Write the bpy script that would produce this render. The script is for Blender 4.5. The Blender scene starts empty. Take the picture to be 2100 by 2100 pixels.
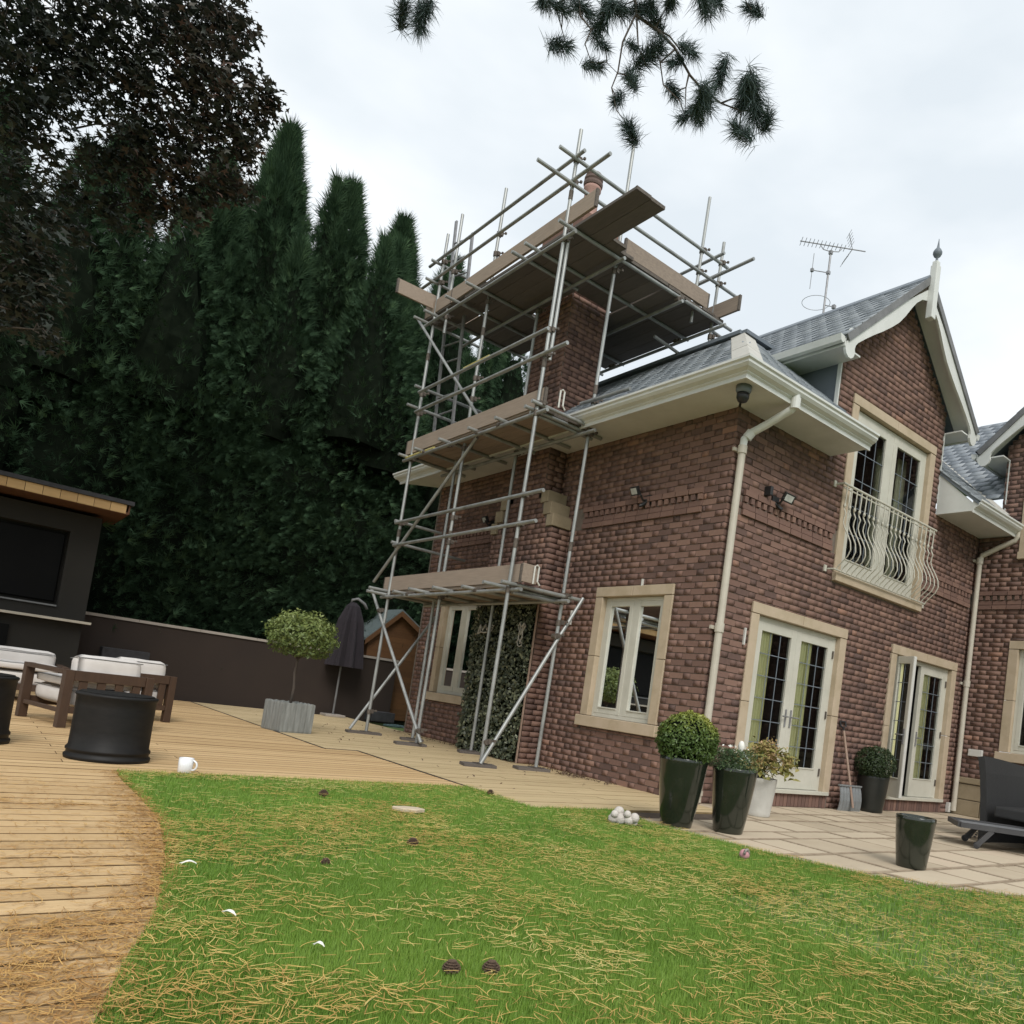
import bpy, math, random
import numpy as np
from mathutils import Vector, Matrix, noise

# ---------------------------------------------------------------- scene, camera, light
S = bpy.context.scene
C = S.collection
R = math.radians
random.seed(7)
rng = np.random.default_rng(7)

FPX, CX, CY = 1586.71, 1255.97, 1353.28            # focal length and principal point measured on the 2100 px photograph
CAM = Vector((-6.2949, -5.8674, 0.8822))
yaw, pit, rol = 0.87087, 0.064844, -0.13695
fw = Vector((math.cos(yaw) * math.cos(pit), math.sin(yaw) * math.cos(pit), math.sin(pit)))
rr = Vector((math.sin(yaw), -math.cos(yaw), 0))
uu = rr.cross(fw)
r2 = math.cos(rol) * rr - math.sin(rol) * uu
u2 = math.sin(rol) * rr + math.cos(rol) * uu
cam = bpy.data.cameras.new('camera')
cam.sensor_width = 36
cam.lens = 36 * FPX / 2100
cam.shift_x = -(CX - 1050) / 2100
cam.shift_y = (CY - 1050) / 2100
cam.clip_end = 2000
camo = bpy.data.objects.new('camera', cam)
C.objects.link(camo)
camo.matrix_world = Matrix(((r2.x, u2.x, -fw.x, CAM.x), (r2.y, u2.y, -fw.y, CAM.y), (r2.z, u2.z, -fw.z, CAM.z), (0, 0, 0, 1)))
S.camera = camo

S.view_settings.view_transform = 'Standard'
S.view_settings.look = 'None'
S.view_settings.gamma = 1
S.view_settings.use_curve_mapping = False
S.view_settings.exposure = 0.66

SUN_EL, SUN_AZ = R(42), R(205)                      # high soft daylight behind thin cloud
W = bpy.data.worlds.new('World')
S.world = W
W.use_nodes = True
nt = W.node_tree
for n in list(nt.nodes):
    nt.nodes.remove(n)
sky = nt.nodes.new('ShaderNodeTexSky')
sky.sky_type = 'NISHITA'
sky.sun_disc = False
sky.sun_elevation = SUN_EL
sky.sun_rotation = SUN_AZ
tc = nt.nodes.new('ShaderNodeTexCoord')
mp = nt.nodes.new('ShaderNodeMapping')
mp.inputs['Scale'].default_value = (1.0, 1.0, 2.4)
nz = nt.nodes.new('ShaderNodeTexNoise')
nz.inputs['Scale'].default_value = 2.1
nz.inputs['Detail'].default_value = 5
nz.inputs['Roughness'].default_value = 0.5
cr = nt.nodes.new('ShaderNodeValToRGB')
cr.color_ramp.elements[0].position = 0.36
cr.color_ramp.elements[0].color = (5.3, 5.75, 6.1, 1)
cr.color_ramp.elements[1].position = 0.66
cr.color_ramp.elements[1].color = (7.3, 7.5, 7.6, 1)
mx = nt.nodes.new('ShaderNodeMix')
mx.data_type = 'RGBA'
mx.inputs['Factor'].default_value = 0.94
bg = nt.nodes.new('ShaderNodeBackground')
bg.inputs['Strength'].default_value = 0.10
out = nt.nodes.new('ShaderNodeOutputWorld')
nt.links.new(tc.outputs['Generated'], mp.inputs['Vector'])
nt.links.new(mp.outputs['Vector'], nz.inputs['Vector'])
nt.links.new(nz.outputs['Fac'], cr.inputs['Fac'])
nt.links.new(sky.outputs['Color'], mx.inputs[6])
nt.links.new(cr.outputs['Color'], mx.inputs[7])
nt.links.new(mx.outputs[2], bg.inputs['Color'])
nt.links.new(bg.outputs['Background'], out.inputs['Surface'])

sl = bpy.data.lights.new('sun', 'SUN')
sl.energy = 1.5
sl.angle = R(25)
sl.color = (1.0, 0.965, 0.92)
so = bpy.data.objects.new('sun', sl)
C.objects.link(so)
sdir = Vector((math.sin(SUN_AZ) * math.cos(SUN_EL) * 1.0, math.cos(SUN_AZ) * math.cos(SUN_EL), math.sin(SUN_EL)))
so.rotation_euler = sdir.to_track_quat('Z', 'Y').to_euler()

# ---------------------------------------------------------------- helpers
MATS = {}


def ramp(nt, stops):
    n = nt.nodes.new('ShaderNodeValToRGB')
    e = n.color_ramp.elements
    while len(e) < len(stops):
        e.new(0.5)
    for i, (p, c) in enumerate(stops):
        e[i].position = p
        e[i].color = (*c, 1)
    return n


def mat(name, stops, rough=0.8, scale=6.0, detail=6, stretch=(1, 1, 1), src='noise', bump=0.0, bscale=None, metal=0.0, spec=0.5,
        coat=0.0, mixn=0.35, sub=0.0, rvar=0.0, bdist=0.01):
    """Procedural material. src: noise | tone (per-piece attribute 'tone' plus noise) | rand (per-object random plus noise)."""
    if name in MATS:
        return MATS[name]
    m = bpy.data.materials.new(name)
    m.use_nodes = True
    t = m.node_tree
    b = t.nodes['Principled BSDF']
    co = t.nodes.new('ShaderNodeTexCoord')
    ma = t.nodes.new('ShaderNodeMapping')
    ma.inputs['Scale'].default_value = stretch
    t.links.new(co.outputs['Object'], ma.inputs['Vector'])
    n = t.nodes.new('ShaderNodeTexNoise')
    n.inputs['Scale'].default_value = scale
    n.inputs['Detail'].default_value = detail
    n.inputs['Roughness'].default_value = 0.62
    t.links.new(ma.outputs['Vector'], n.inputs['Vector'])
    r = ramp(t, stops)
    if src == 'noise':
        t.links.new(n.outputs['Fac'], r.inputs['Fac'])
    else:
        mm = t.nodes.new('ShaderNodeMix')
        mm.inputs['Factor'].default_value = mixn
        if src == 'tone':
            a = t.nodes.new('ShaderNodeAttribute')
            a.attribute_name = 'tone'
            t.links.new(a.outputs['Fac'], mm.inputs[2])
        else:
            a = t.nodes.new('ShaderNodeObjectInfo')
            t.links.new(a.outputs['Random'], mm.inputs[2])
        t.links.new(n.outputs['Fac'], mm.inputs[3])
        t.links.new(mm.outputs[0], r.inputs['Fac'])
    t.links.new(r.outputs['Color'], b.inputs['Base Color'])
    b.inputs['Roughness'].default_value = rough
    b.inputs['Metallic'].default_value = metal
    b.inputs['Specular IOR Level'].default_value = spec
    if coat:
        b.inputs['Coat Weight'].default_value = coat
        b.inputs['Coat Roughness'].default_value = 0.05
    if rvar:
        mr = t.nodes.new('ShaderNodeMapRange')
        mr.inputs['To Min'].default_value = max(0, rough - rvar)
        mr.inputs['To Max'].default_value = min(1, rough + rvar)
        t.links.new(n.outputs['Fac'], mr.inputs['Value'])
        t.links.new(mr.outputs['Result'], b.inputs['Roughness'])
    if bump:
        n2 = t.nodes.new('ShaderNodeTexNoise')
        n2.inputs['Scale'].default_value = bscale or scale * 4
        n2.inputs['Detail'].default_value = 4
        t.links.new(ma.outputs['Vector'], n2.inputs['Vector'])
        bp = t.nodes.new('ShaderNodeBump')
        bp.inputs['Strength'].default_value = bump
        bp.inputs['Distance'].default_value = bdist
        t.links.new(n2.outputs['Fac'], bp.inputs['Height'])
        t.links.new(bp.outputs['Normal'], b.inputs['Normal'])
    if sub:
        # thin leaves: let some light through
        tr = t.nodes.new('ShaderNodeBsdfTranslucent')
        ms = t.nodes.new('ShaderNodeMixShader')
        ms.inputs['Fac'].default_value = sub
        o = t.nodes['Material Output']
        t.links.new(r.outputs['Color'], tr.inputs['Color'])
        t.links.new(b.outputs['BSDF'], ms.inputs[1])
        t.links.new(tr.outputs['BSDF'], ms.inputs[2])
        t.links.new(ms.outputs['Shader'], o.inputs['Surface'])
    MATS[name] = m
    return m


def glassmat(name, tint=(0.93, 0.97, 0.95), clear=1.0):
    m = bpy.data.materials.new(name)
    m.use_nodes = True
    t = m.node_tree
    for n in list(t.nodes):
        t.nodes.remove(n)
    o = t.nodes.new('ShaderNodeOutputMaterial')
    tr = t.nodes.new('ShaderNodeBsdfTransparent')
    tr.inputs['Color'].default_value = (*[c * clear for c in tint], 1)
    gl = t.nodes.new('ShaderNodeBsdfGlossy')
    gl.inputs['Roughness'].default_value = 0.02
    gl.inputs['Color'].default_value = (0.9, 0.93, 0.95, 1)
    fr = t.nodes.new('ShaderNodeFresnel')
    fr.inputs['IOR'].default_value = 1.45
    ms = t.nodes.new('ShaderNodeMixShader')
    t.links.new(fr.outputs['Fac'], ms.inputs['Fac'])
    t.links.new(tr.outputs['BSDF'], ms.inputs[1])
    t.links.new(gl.outputs['BSDF'], ms.inputs[2])
    t.links.new(ms.outputs['Shader'], o.inputs['Surface'])
    return m


class MB:
    """collects shapes and links them as one mesh object"""

    def __init__(s):
        s.v, s.f, s.t = [], [], []

    def add(s, vs, fs, tone=0.5):
        o = len(s.v)
        s.v.extend([tuple(v) for v in vs])
        s.f.extend([tuple(i + o for i in f) for f in fs])
        s.t.extend([tone] * len(fs))
        return s

    def box(s, a, b, tone=0.5):
        x0, y0, z0 = [min(p, q) for p, q in zip(a, b)]
        x1, y1, z1 = [max(p, q) for p, q in zip(a, b)]
        return s.add([(x0, y0, z0), (x1, y0, z0), (x1, y1, z0), (x0, y1, z0), (x0, y0, z1), (x1, y0, z1), (x1, y1, z1), (x0, y1, z1)],
                     [(0, 3, 2, 1), (4, 5, 6, 7), (0, 1, 5, 4), (1, 2, 6, 5), (2, 3, 7, 6), (3, 0, 4, 7)], tone)

    def obox(s, c, ax, ay, az, tone=0.5):
        """box from centre and three half-axis vectors"""
        c, ax, ay, az = Vector(c), Vector(ax), Vector(ay), Vector(az)
        vs = [c + i * ax + j * ay + k * az for k in (-1, 1) for i, j in ((-1, -1), (1, -1), (1, 1), (-1, 1))]
        return s.add(vs, [(0, 3, 2, 1), (4, 5, 6, 7), (0, 1, 5, 4), (1, 2, 6, 5), (2, 3, 7, 6), (3, 0, 4, 7)], tone)

    def bar(s, p, q, w, h, up=(0, 0, 1), tone=0.5):
        """rectangular bar from p to q"""
        p, q = Vector(p), Vector(q)
        d = (q - p)
        L = d.length / 2
        d.normalize()
        u = Vector(up)
        if abs(d.dot(u)) > 0.97:
            u = Vector((1, 0, 0))
        sd = d.cross(u).normalized()
        u = sd.cross(d)
        return s.obox((p + q) / 2, d * L, sd * w / 2, u * h / 2, tone)

    def tube(s, pts, r, n=10, cap=True, tone=0.5):
        pts = [Vector(p) for p in pts]
        rs = r if isinstance(r, (list, tuple)) else [r] * len(pts)
        vs, fs = [], []
        ref = Vector((0.31, 0.17, 0.93)).normalized()
        for i, p in enumerate(pts):
            d = (pts[min(i + 1, len(pts) - 1)] - pts[max(i - 1, 0)]).normalized()
            if abs(d.dot(ref)) > 0.95:
                a = d.cross(Vector((1, 0.2, 0))).normalized()
            else:
                a = d.cross(ref).normalized()
            b = d.cross(a)
            for k in range(n):
                t = 2 * math.pi * k / n
                vs.append(p + (a * math.cos(t) + b * math.sin(t)) * rs[i])
        for i in range(len(pts) - 1):
            for k in range(n):
                k2 = (k + 1) % n
                fs.append((i * n + k, i * n + k2, (i + 1) * n + k2, (i + 1) * n + k))
        if cap:
            fs.append(tuple(range(n))[::-1])
            fs.append(tuple((len(pts) - 1) * n + k for k in range(n)))
        return s.add(vs, fs, tone)

    def lathe(s, c, prof, n=32, tone=0.5, flute=None):
        """prof: list of (r, z) from the bottom up"""
        vs, fs = [], []
        for (r, z) in prof:
            for k in range(n):
                t = 2 * math.pi * k / n
                q = r * (flute(k, n, z) if flute else 1)
                vs.append((c[0] + q * math.cos(t), c[1] + q * math.sin(t), c[2] + z))
        for i in range(len(prof) - 1):
            for k in range(n):
                k2 = (k + 1) % n
                fs.append((i * n + k, i * n + k2, (i + 1) * n + k2, (i + 1) * n + k))
        fs.append(tuple(range(n))[::-1])
        fs.append(tuple((len(prof) - 1) * n + k for k in range(n)))
        return s.add(vs, fs, tone)

    def prism(s, poly, off, tone=0.5):
        """poly: 3-D outline, extruded by the vector off"""
        n = len(poly)
        off = Vector(off)
        vs = [Vector(p) for p in poly] + [Vector(p) + off for p in poly]
        fs = [tuple(range(n))[::-1], tuple(range(n, 2 * n))]
        for i in range(n):
            j = (i + 1) % n
            fs.append((i, j, n + j, n + i))
        return s.add(vs, fs, tone)

    def build(s, name, m, parent=None, smooth=False, kind=None, bevel=0.0, loc=None):
        me = bpy.data.meshes.new(name)
        me.from_pydata(s.v, [], s.f)
        a = me.attributes.new('tone', 'FLOAT', 'FACE')
        a.data.foreach_set('value', np.array(s.t, dtype=np.float32))
        me.materials.append(m)
        if smooth:
            me.polygons.foreach_set('use_smooth', [True] * len(me.polygons))
        me.update()
        o = bpy.data.objects.new(name, me)
        C.objects.link(o)
        if parent is not None:
            o.parent = parent
            pl = parent_loc(parent)
            me.transform(Matrix.Translation(-pl))
        elif loc is not None:
            me.transform(Matrix.Translation(-Vector(loc)))
            o.location = loc
        if kind:
            o['kind'] = kind
        if bevel:
            b = o.modifiers.new('bevel', 'BEVEL')
            b.width = bevel
            b.segments = 2
            b.limit_method = 'ANGLE'
            b.angle_limit = R(40)
        return o


def parent_loc(o):
    v = Vector((0, 0, 0))
    while o is not None:
        v = v + o.location
        o = o.parent
    return v


def npmesh(name, verts, faces, m, parent=None, tone=None, kind=None):
    """fast mesh: verts (N,3), faces (M,k) with k 3 or 4"""
    me = bpy.data.meshes.new(name)
    verts = np.asarray(verts, dtype=np.float32)
    faces = np.asarray(faces, dtype=np.int32)
    k = faces.shape[1]
    if parent is not None:
        verts = verts - np.array(parent_loc(parent), dtype=np.float32)
    me.vertices.add(len(verts))
    me.vertices.foreach_set('co', verts.ravel())
    me.loops.add(faces.size)
    me.loops.foreach_set('vertex_index', faces.ravel())
    me.polygons.add(len(faces))
    me.polygons.foreach_set('loop_start', np.arange(0, faces.size, k, dtype=np.int32))
    me.polygons.foreach_set('loop_total', np.full(len(faces), k, dtype=np.int32))
    a = me.attributes.new('tone', 'FLOAT', 'FACE')
    a.data.foreach_set('value', np.asarray(tone if tone is not None else np.full(len(faces), .5), dtype=np.float32))
    me.materials.append(m)
    me.update(calc_edges=True)
    me.validate()
    o = bpy.data.objects.new(name, me)
    C.objects.link(o)
    if parent is not None:
        o.parent = parent
    if kind:
        o['kind'] = kind
    return o


def thing(name, label, cat, loc=(0, 0, 0), group=None):
    o = bpy.data.objects.new(name, None)
    C.objects.link(o)
    o.location = loc
    o.empty_display_size = 0.2
    o['label'] = label
    o['category'] = cat
    if group:
        o['group'] = group
    return o


def tag(o, label, cat, group=None):
    o['label'] = label
    o['category'] = cat
    if group:
        o['group'] = group
    return o


def copy_tree(o, parent=None):
    c = o.copy()
    C.objects.link(c)
    if parent is not None:
        c.parent = parent
    for ch in [k for k in bpy.data.objects if k.parent == o]:
        copy_tree(ch, c)
    return c


# ---------------------------------------------------------------- materials
M_brick = mat('brick_face', [(0.0, (0.085, 0.060, 0.056)), (0.25, (0.140, 0.088, 0.073)), (0.5, (0.190, 0.115, 0.092)), (0.75, (0.235, 0.145, 0.112)), (0.92, (0.30, 0.165, 0.115)), (1.0, (0.38, 0.18, 0.115))],
              rough=0.92, scale=22, src='tone', mixn=0.3, bump=0.3, bscale=90, bdist=0.003, spec=.2)
M_mortar = mat('mortar', [(0.2, (0.125, 0.10, 0.082)), (0.8, (0.19, 0.155, 0.125))], rough=0.95, scale=30, bump=0.3)
M_stone = mat('cast_stone', [(0.15, (0.33, 0.26, 0.165)), (0.5, (0.44, 0.355, 0.25)), (0.85, (0.50, 0.40, 0.30))], rough=0.85, scale=4, detail=8, bump=0.25, bscale=60, bdist=0.004)
M_plinth = mat('plinth_stone', [(0.2, (0.20, 0.155, 0.095)), (0.8, (0.33, 0.27, 0.18))], rough=0.85, scale=5, bump=0.3, bscale=50, bdist=0.004)
M_frame = mat('cream_paint', [(0.3, (0.47, 0.46, 0.39)), (0.7, (0.56, 0.545, 0.47))], rough=0.45, scale=3, bump=0.04)
M_white = mat('eaves_paint', [(0.25, (0.52, 0.53, 0.50)), (0.75, (0.66, 0.665, 0.64))], rough=0.5, scale=2.5, detail=8, bump=0.04)
M_pipe = mat('downpipe_paint', [(0.25, (0.42, 0.38, 0.31)), (0.75, (0.52, 0.48, 0.40))], rough=0.5, scale=6, bump=0.05)
M_slate = mat('slate', [(0.0, (0.13, 0.15, 0.17)), (0.5, (0.22, 0.245, 0.27)), (1.0, (0.33, 0.355, 0.37))], rough=0.55, scale=9, src='tone', mixn=0.3, bump=0.3, bscale=40, bdist=0.006)
M_lead = mat('lead_sheet', [(0.2, (0.12, 0.14, 0.165)), (0.8, (0.17, 0.195, 0.22))], rough=0.6, scale=2, bump=0.1)
M_flash = mat('lead_flashing', [(0.2, (0.36, 0.35, 0.31)), (0.8, (0.50, 0.48, 0.43))], rough=0.7, scale=7, bump=0.2)
M_glass = glassmat('window_glass')
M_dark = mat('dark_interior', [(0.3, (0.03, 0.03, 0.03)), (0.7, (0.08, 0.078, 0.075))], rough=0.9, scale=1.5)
M_curtain = mat('curtain_cloth', [(0.2, (0.58, 0.55, 0.30)), (0.8, (0.76, 0.73, 0.46))], rough=0.95, scale=5, stretch=(8, 8, .5))
M_blind = mat('roman_blind_cloth', [(0.2, (0.42, 0.40, 0.28)), (0.8, (0.60, 0.57, 0.42))], rough=0.95, scale=4)
M_black = mat('black_plastic', [(0.3, (0.012, 0.012, 0.013)), (0.7, (0.025, 0.025, 0.026))], rough=0.45, scale=8)
M_steel = mat('galvanised_tube', [(0.1, (0.16, 0.16, 0.15)), (0.5, (0.33, 0.34, 0.33)), (0.9, (0.47, 0.48, 0.46))], rough=0.5, scale=5, stretch=(1, 1, .6), metal=0.55, bump=0.1, rvar=.15)
M_rust = mat('rusty_coupler', [(0.2, (0.06, 0.05, 0.045)), (0.8, (0.20, 0.17, 0.14))], rough=0.7, scale=30, metal=0.5)
M_yellow = mat('yellow_tube', [(0.3, (0.40, 0.33, 0.08)), (0.7, (0.52, 0.46, 0.2))], rough=0.5, scale=6, metal=.2)
M_board = mat('scaffold_board', [(0.1, (0.16, 0.125, 0.10)), (0.5, (0.27, 0.215, 0.17)), (0.9, (0.38, 0.30, 0.235))], rough=0.9, scale=4, detail=10, stretch=(6, .8, 12), src='rand', mixn=0.7, bump=0.3, bscale=20, bdist=.004)
M_oldboard = mat('weathered_board', [(0.1, (0.075, 0.065, 0.058)), (0.9, (0.17, 0.145, 0.125))], rough=0.9, scale=5, stretch=(8, 1, 8), src='rand', mixn=.6, bump=.3)
M_deck = mat('decking_timber', [(0.10, (0.26, 0.165, 0.075)), (0.36, (0.49, 0.33, 0.165)), (0.9, (0.64, 0.455, 0.245))], rough=0.8, scale=3.6, detail=12, stretch=(.35, 11, 1), src='rand', mixn=0.66, bump=0.9, bscale=10, bdist=.006, spec=.3)
M_walk = mat('pale_walkway_board', [(0.05, (0.36, 0.27, 0.145)), (0.5, (0.50, 0.385, 0.215)), (0.95, (0.59, 0.46, 0.275))], rough=0.82, scale=3.0, detail=10, stretch=(.6, 6, 1), src='rand', mixn=0.75, bump=0.4, bscale=9, bdist=.004)
M_joist = mat('deck_gap', [(0.3, (0.012, 0.008, 0.005)), (0.7, (0.03, 0.02, 0.012))], rough=0.95, scale=5)
M_joist2 = mat('walkway_gap', [(0.3, (0.12, 0.085, 0.045)), (0.7, (0.18, 0.13, 0.07))], rough=0.95, scale=5)
M_flag = mat('sandstone_flag', [(0.05, (0.28, 0.24, 0.18)), (0.35, (0.44, 0.36, 0.255)), (0.6, (0.52, 0.435, 0.315)), (0.8, (0.54, 0.43, 0.315)), (1.0, (0.58, 0.51, 0.40))], rough=0.85, scale=2.2, detail=9, src='rand', mixn=0.55, bump=0.35, bscale=14, bdist=.006)
M_joint = mat('patio_joint', [(0.3, (0.045, 0.032, 0.022)), (0.7, (0.09, 0.065, 0.045))], rough=0.95, scale=12)
M_soil = mat('lawn_soil', [(0.2, (0.07, 0.12, 0.025)), (0.8, (0.13, 0.20, 0.05))], rough=0.95, scale=6)
M_grass = mat('grass_blade', [(0.0, (0.085, 0.17, 0.018)), (0.5, (0.17, 0.30, 0.035)), (1.0, (0.30, 0.42, 0.08))], rough=0.6, scale=1.6, src='tone', mixn=0.45, sub=0.25)
M_needle = mat('fallen_needle', [(0.0, (0.34, 0.17, 0.045)), (0.4, (0.50, 0.33, 0.09)), (0.8, (0.58, 0.44, 0.15)), (1.0, (0.56, 0.50, 0.20))], rough=0.7, scale=8, src='tone', mixn=0.15)
M_needle2 = mat('orange_needle', [(0.0, (0.30, 0.14, 0.035)), (1.0, (0.55, 0.34, 0.11))], rough=0.7, scale=8, src='tone', mixn=0.15)
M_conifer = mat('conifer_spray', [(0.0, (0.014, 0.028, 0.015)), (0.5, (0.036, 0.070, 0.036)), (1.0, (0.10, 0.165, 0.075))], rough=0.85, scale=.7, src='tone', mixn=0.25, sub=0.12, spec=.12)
M_core = mat('conifer_shade', [(0.3, (0.004, 0.006, 0.004)), (0.7, (0.010, 0.014, 0.009))], rough=1, scale=4, spec=0)  # near-black colour that paints in the shade inside foliage
M_bark = mat('bark', [(0.2, (0.035, 0.028, 0.022)), (0.8, (0.10, 0.08, 0.065))], rough=0.95, scale=9, stretch=(4, 4, .7), bump=.6, bscale=16)
M_maple = mat('maple_leaf', [(0.0, (0.016, 0.024, 0.017)), (0.45, (0.034, 0.042, 0.030)), (0.75, (0.070, 0.055, 0.040)), (0.93, (0.12, 0.058, 0.042)), (1.0, (0.34, 0.07, 0.05))], rough=0.55, scale=.9, src='tone', mixn=0.12, sub=0.18)
M_pine = mat('pine_needles', [(0.0, (0.02, 0.040, 0.038)), (1.0, (0.05, 0.085, 0.075))], rough=0.7, scale=5, src='tone', mixn=.3)
M_render = mat('brown_render', [(0.2, (0.018, 0.011, 0.008)), (0.8, (0.030, 0.019, 0.013))], rough=0.85, scale=1.3, detail=9, bump=.15, bscale=60)
M_render2 = mat('dark_render', [(0.2, (0.010, 0.009, 0.007)), (0.8, (0.017, 0.015, 0.011))], rough=0.85, scale=1.3, detail=9, bump=.15, bscale=60)
M_cap = mat('coping_render', [(0.2, (0.26, 0.23, 0.20)), (0.8, (0.36, 0.32, 0.28))], rough=0.8, scale=5)
M_cap2 = mat('pale_shelf', [(0.2, (0.40, 0.36, 0.29)), (0.8, (0.54, 0.49, 0.41))], rough=0.8, scale=5)
M_pine_t = mat('pine_fascia', [(0.2, (0.36, 0.22, 0.09)), (0.8, (0.52, 0.34, 0.15))], rough=0.7, scale=4, stretch=(1, 1, 6), src='rand', mixn=.6)
M_redwood = mat('stained_soffit', [(0.2, (0.07, 0.028, 0.010)), (0.8, (0.13, 0.05, 0.018))], rough=0.7, scale=4, stretch=(6, 1, 1))
M_felt = mat('roofing_felt', [(0.3, (0.02, 0.02, 0.022)), (0.7, (0.04, 0.04, 0.045))], rough=0.85, scale=10)
M_tv = mat('screen_glass', [(0.3, (0.003, 0.003, 0.003)), (0.7, (0.005, 0.005, 0.005))], rough=0.5, scale=2, spec=.08)
M_sofaw = mat('dark_stained_wood', [(0.2, (0.035, 0.017, 0.008)), (0.8, (0.065, 0.033, 0.016))], rough=0.6, scale=5, stretch=(5, 5, 1), bump=.1)
M_cush = mat('cushion_cloth', [(0.2, (0.50, 0.47, 0.44)), (0.8, (0.62, 0.59, 0.56))], rough=0.95, scale=4, bump=.25, bscale=12, bdist=.01)
M_barrel = mat('black_lacquer', [(0.3, (0.006, 0.006, 0.006)), (0.7, (0.013, 0.012, 0.011))], rough=0.55, scale=6, stretch=(1, 1, 4), bump=.05, spec=.25)
M_zinc = mat('zinc_planter', [(0.1, (0.10, 0.11, 0.10)), (0.5, (0.20, 0.21, 0.20)), (0.9, (0.32, 0.33, 0.31))], rough=0.75, scale=7, detail=9, stretch=(3, 3, .5), bump=.5, bscale=14, bdist=.008)
M_glaze = mat('green_black_glaze', [(0.25, (0.010, 0.014, 0.009)), (0.75, (0.022, 0.026, 0.018))], rough=0.15, scale=5, coat=.35, bump=.05, bscale=5)
M_glaze2 = mat('matt_black_glaze', [(0.25, (0.012, 0.014, 0.012)), (0.75, (0.022, 0.024, 0.021))], rough=0.35, scale=5)
M_wpot = mat('white_fibre_clay', [(0.2, (0.38, 0.37, 0.33)), (0.8, (0.56, 0.55, 0.51))], rough=0.8, scale=5, detail=9, bump=.3, bscale=30)
M_box = mat('box_leaf', [(0.0, (0.035, 0.07, 0.014)), (0.4, (0.085, 0.14, 0.028)), (0.75, (0.24, 0.28, 0.05)), (1.0, (0.36, 0.36, 0.07))], rough=0.5, scale=3, src='tone', mixn=.15, sub=.2)
M_box2 = mat('dark_box_leaf', [(0.0, (0.018, 0.035, 0.012)), (1.0, (0.06, 0.095, 0.03))], rough=0.5, scale=3, src='tone', mixn=.15, sub=.15)
M_ftree = mat('bay_leaf', [(0.0, (0.045, 0.075, 0.018)), (0.5, (0.12, 0.17, 0.045)), (1.0, (0.27, 0.32, 0.10))], rough=0.5, scale=3, src='tone', mixn=.12, sub=.25)
M_hyd = mat('faded_hydrangea', [(0.0, (0.10, 0.12, 0.025)), (0.35, (0.25, 0.23, 0.06)), (0.65, (0.42, 0.31, 0.13)), (1.0, (0.47, 0.28, 0.18))], rough=0.7, scale=3, src='tone', mixn=.1, sub=.2)
M_herb = mat('green_bedding_leaf', [(0.0, (0.035, 0.07, 0.025)), (0.8, (0.13, 0.20, 0.08)), (1.0, (0.45, 0.5, 0.42))], rough=0.6, scale=3, src='tone', mixn=.1, sub=.2)
M_petal = mat('white_petal', [(0.2, (0.7, 0.69, 0.62)), (0.8, (0.8, 0.79, 0.74))], rough=0.7, scale=4)
M_ivy = mat('artificial_ivy', [(0.0, (0.02, 0.028, 0.014)), (0.5, (0.06, 0.072, 0.036)), (1.0, (0.21, 0.22, 0.135))], rough=0.5, scale=3, src='tone', mixn=.1)
M_orn = mat('bleached_metal', [(0.2, (0.30, 0.28, 0.24)), (0.8, (0.44, 0.42, 0.37))], rough=0.7, scale=12)
M_mug = mat('white_ceramic', [(0.3, (0.74, 0.75, 0.76)), (0.7, (0.8, 0.8, 0.8))], rough=0.2, scale=3, coat=.5)
M_umb = mat('plum_canvas', [(0.2, (0.012, 0.010, 0.013)), (0.8, (0.028, 0.022, 0.028))], rough=0.95, scale=8, stretch=(6, 6, .7))
M_pole = mat('grey_pole', [(0.3, (0.10, 0.10, 0.10)), (0.7, (0.18, 0.18, 0.18))], rough=0.5, scale=5)
M_shed = mat('orange_shed_board', [(0.2, (0.085, 0.036, 0.010)), (0.8, (0.15, 0.066, 0.020))], rough=0.8, scale=4, stretch=(1, 6, 6), src='rand', mixn=.6)
M_shroof = mat('green_felt', [(0.3, (0.10, 0.13, 0.13)), (0.7, (0.16, 0.20, 0.20))], rough=0.9, scale=20)
M_terra = mat('terracotta', [(0.2, (0.30, 0.17, 0.14)), (0.8, (0.42, 0.26, 0.22))], rough=0.85, scale=6, detail=8, bump=.2)
M_cowl = mat('clay_cowl', [(0.2, (0.09, 0.06, 0.055)), (0.8, (0.18, 0.12, 0.10))], rough=0.8, scale=9)
M_alu = mat('aerial_alloy', [(0.3, (0.20, 0.20, 0.20)), (0.7, (0.32, 0.32, 0.33))], rough=0.5, scale=8, metal=.4)
M_rail = mat('ivory_rail_paint', [(0.2, (0.42, 0.40, 0.33)), (0.8, (0.55, 0.53, 0.45))], rough=0.6, scale=12)
M_shovel = mat('grey_shovel_plastic', [(0.2, (0.15, 0.16, 0.165)), (0.8, (0.23, 0.245, 0.25))], rough=0.5, scale=6)
M_rattan = mat('dark_rattan', [(0.2, (0.013, 0.013, 0.013)), (0.8, (0.03, 0.03, 0.03))], rough=0.6, scale=60, stretch=(1, 1, 3), bump=.5, bscale=90)
M_mesh = mat('grey_lounger_mesh', [(0.2, (0.14, 0.145, 0.15)), (0.8, (0.20, 0.205, 0.21))], rough=0.6, scale=40)
M_loungef = mat('charcoal_frame', [(0.2, (0.035, 0.035, 0.037)), (0.8, (0.06, 0.06, 0.062))], rough=0.5, scale=6)
M_cone = mat('pine_cone', [(0.2, (0.045, 0.028, 0.018)), (0.8, (0.17, 0.11, 0.07))], rough=0.9, scale=30)
M_pink = mat('pink_toy', [(0.2, (0.42, 0.20, 0.22)), (0.8, (0.60, 0.32, 0.33))], rough=0.8, scale=8)
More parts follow.
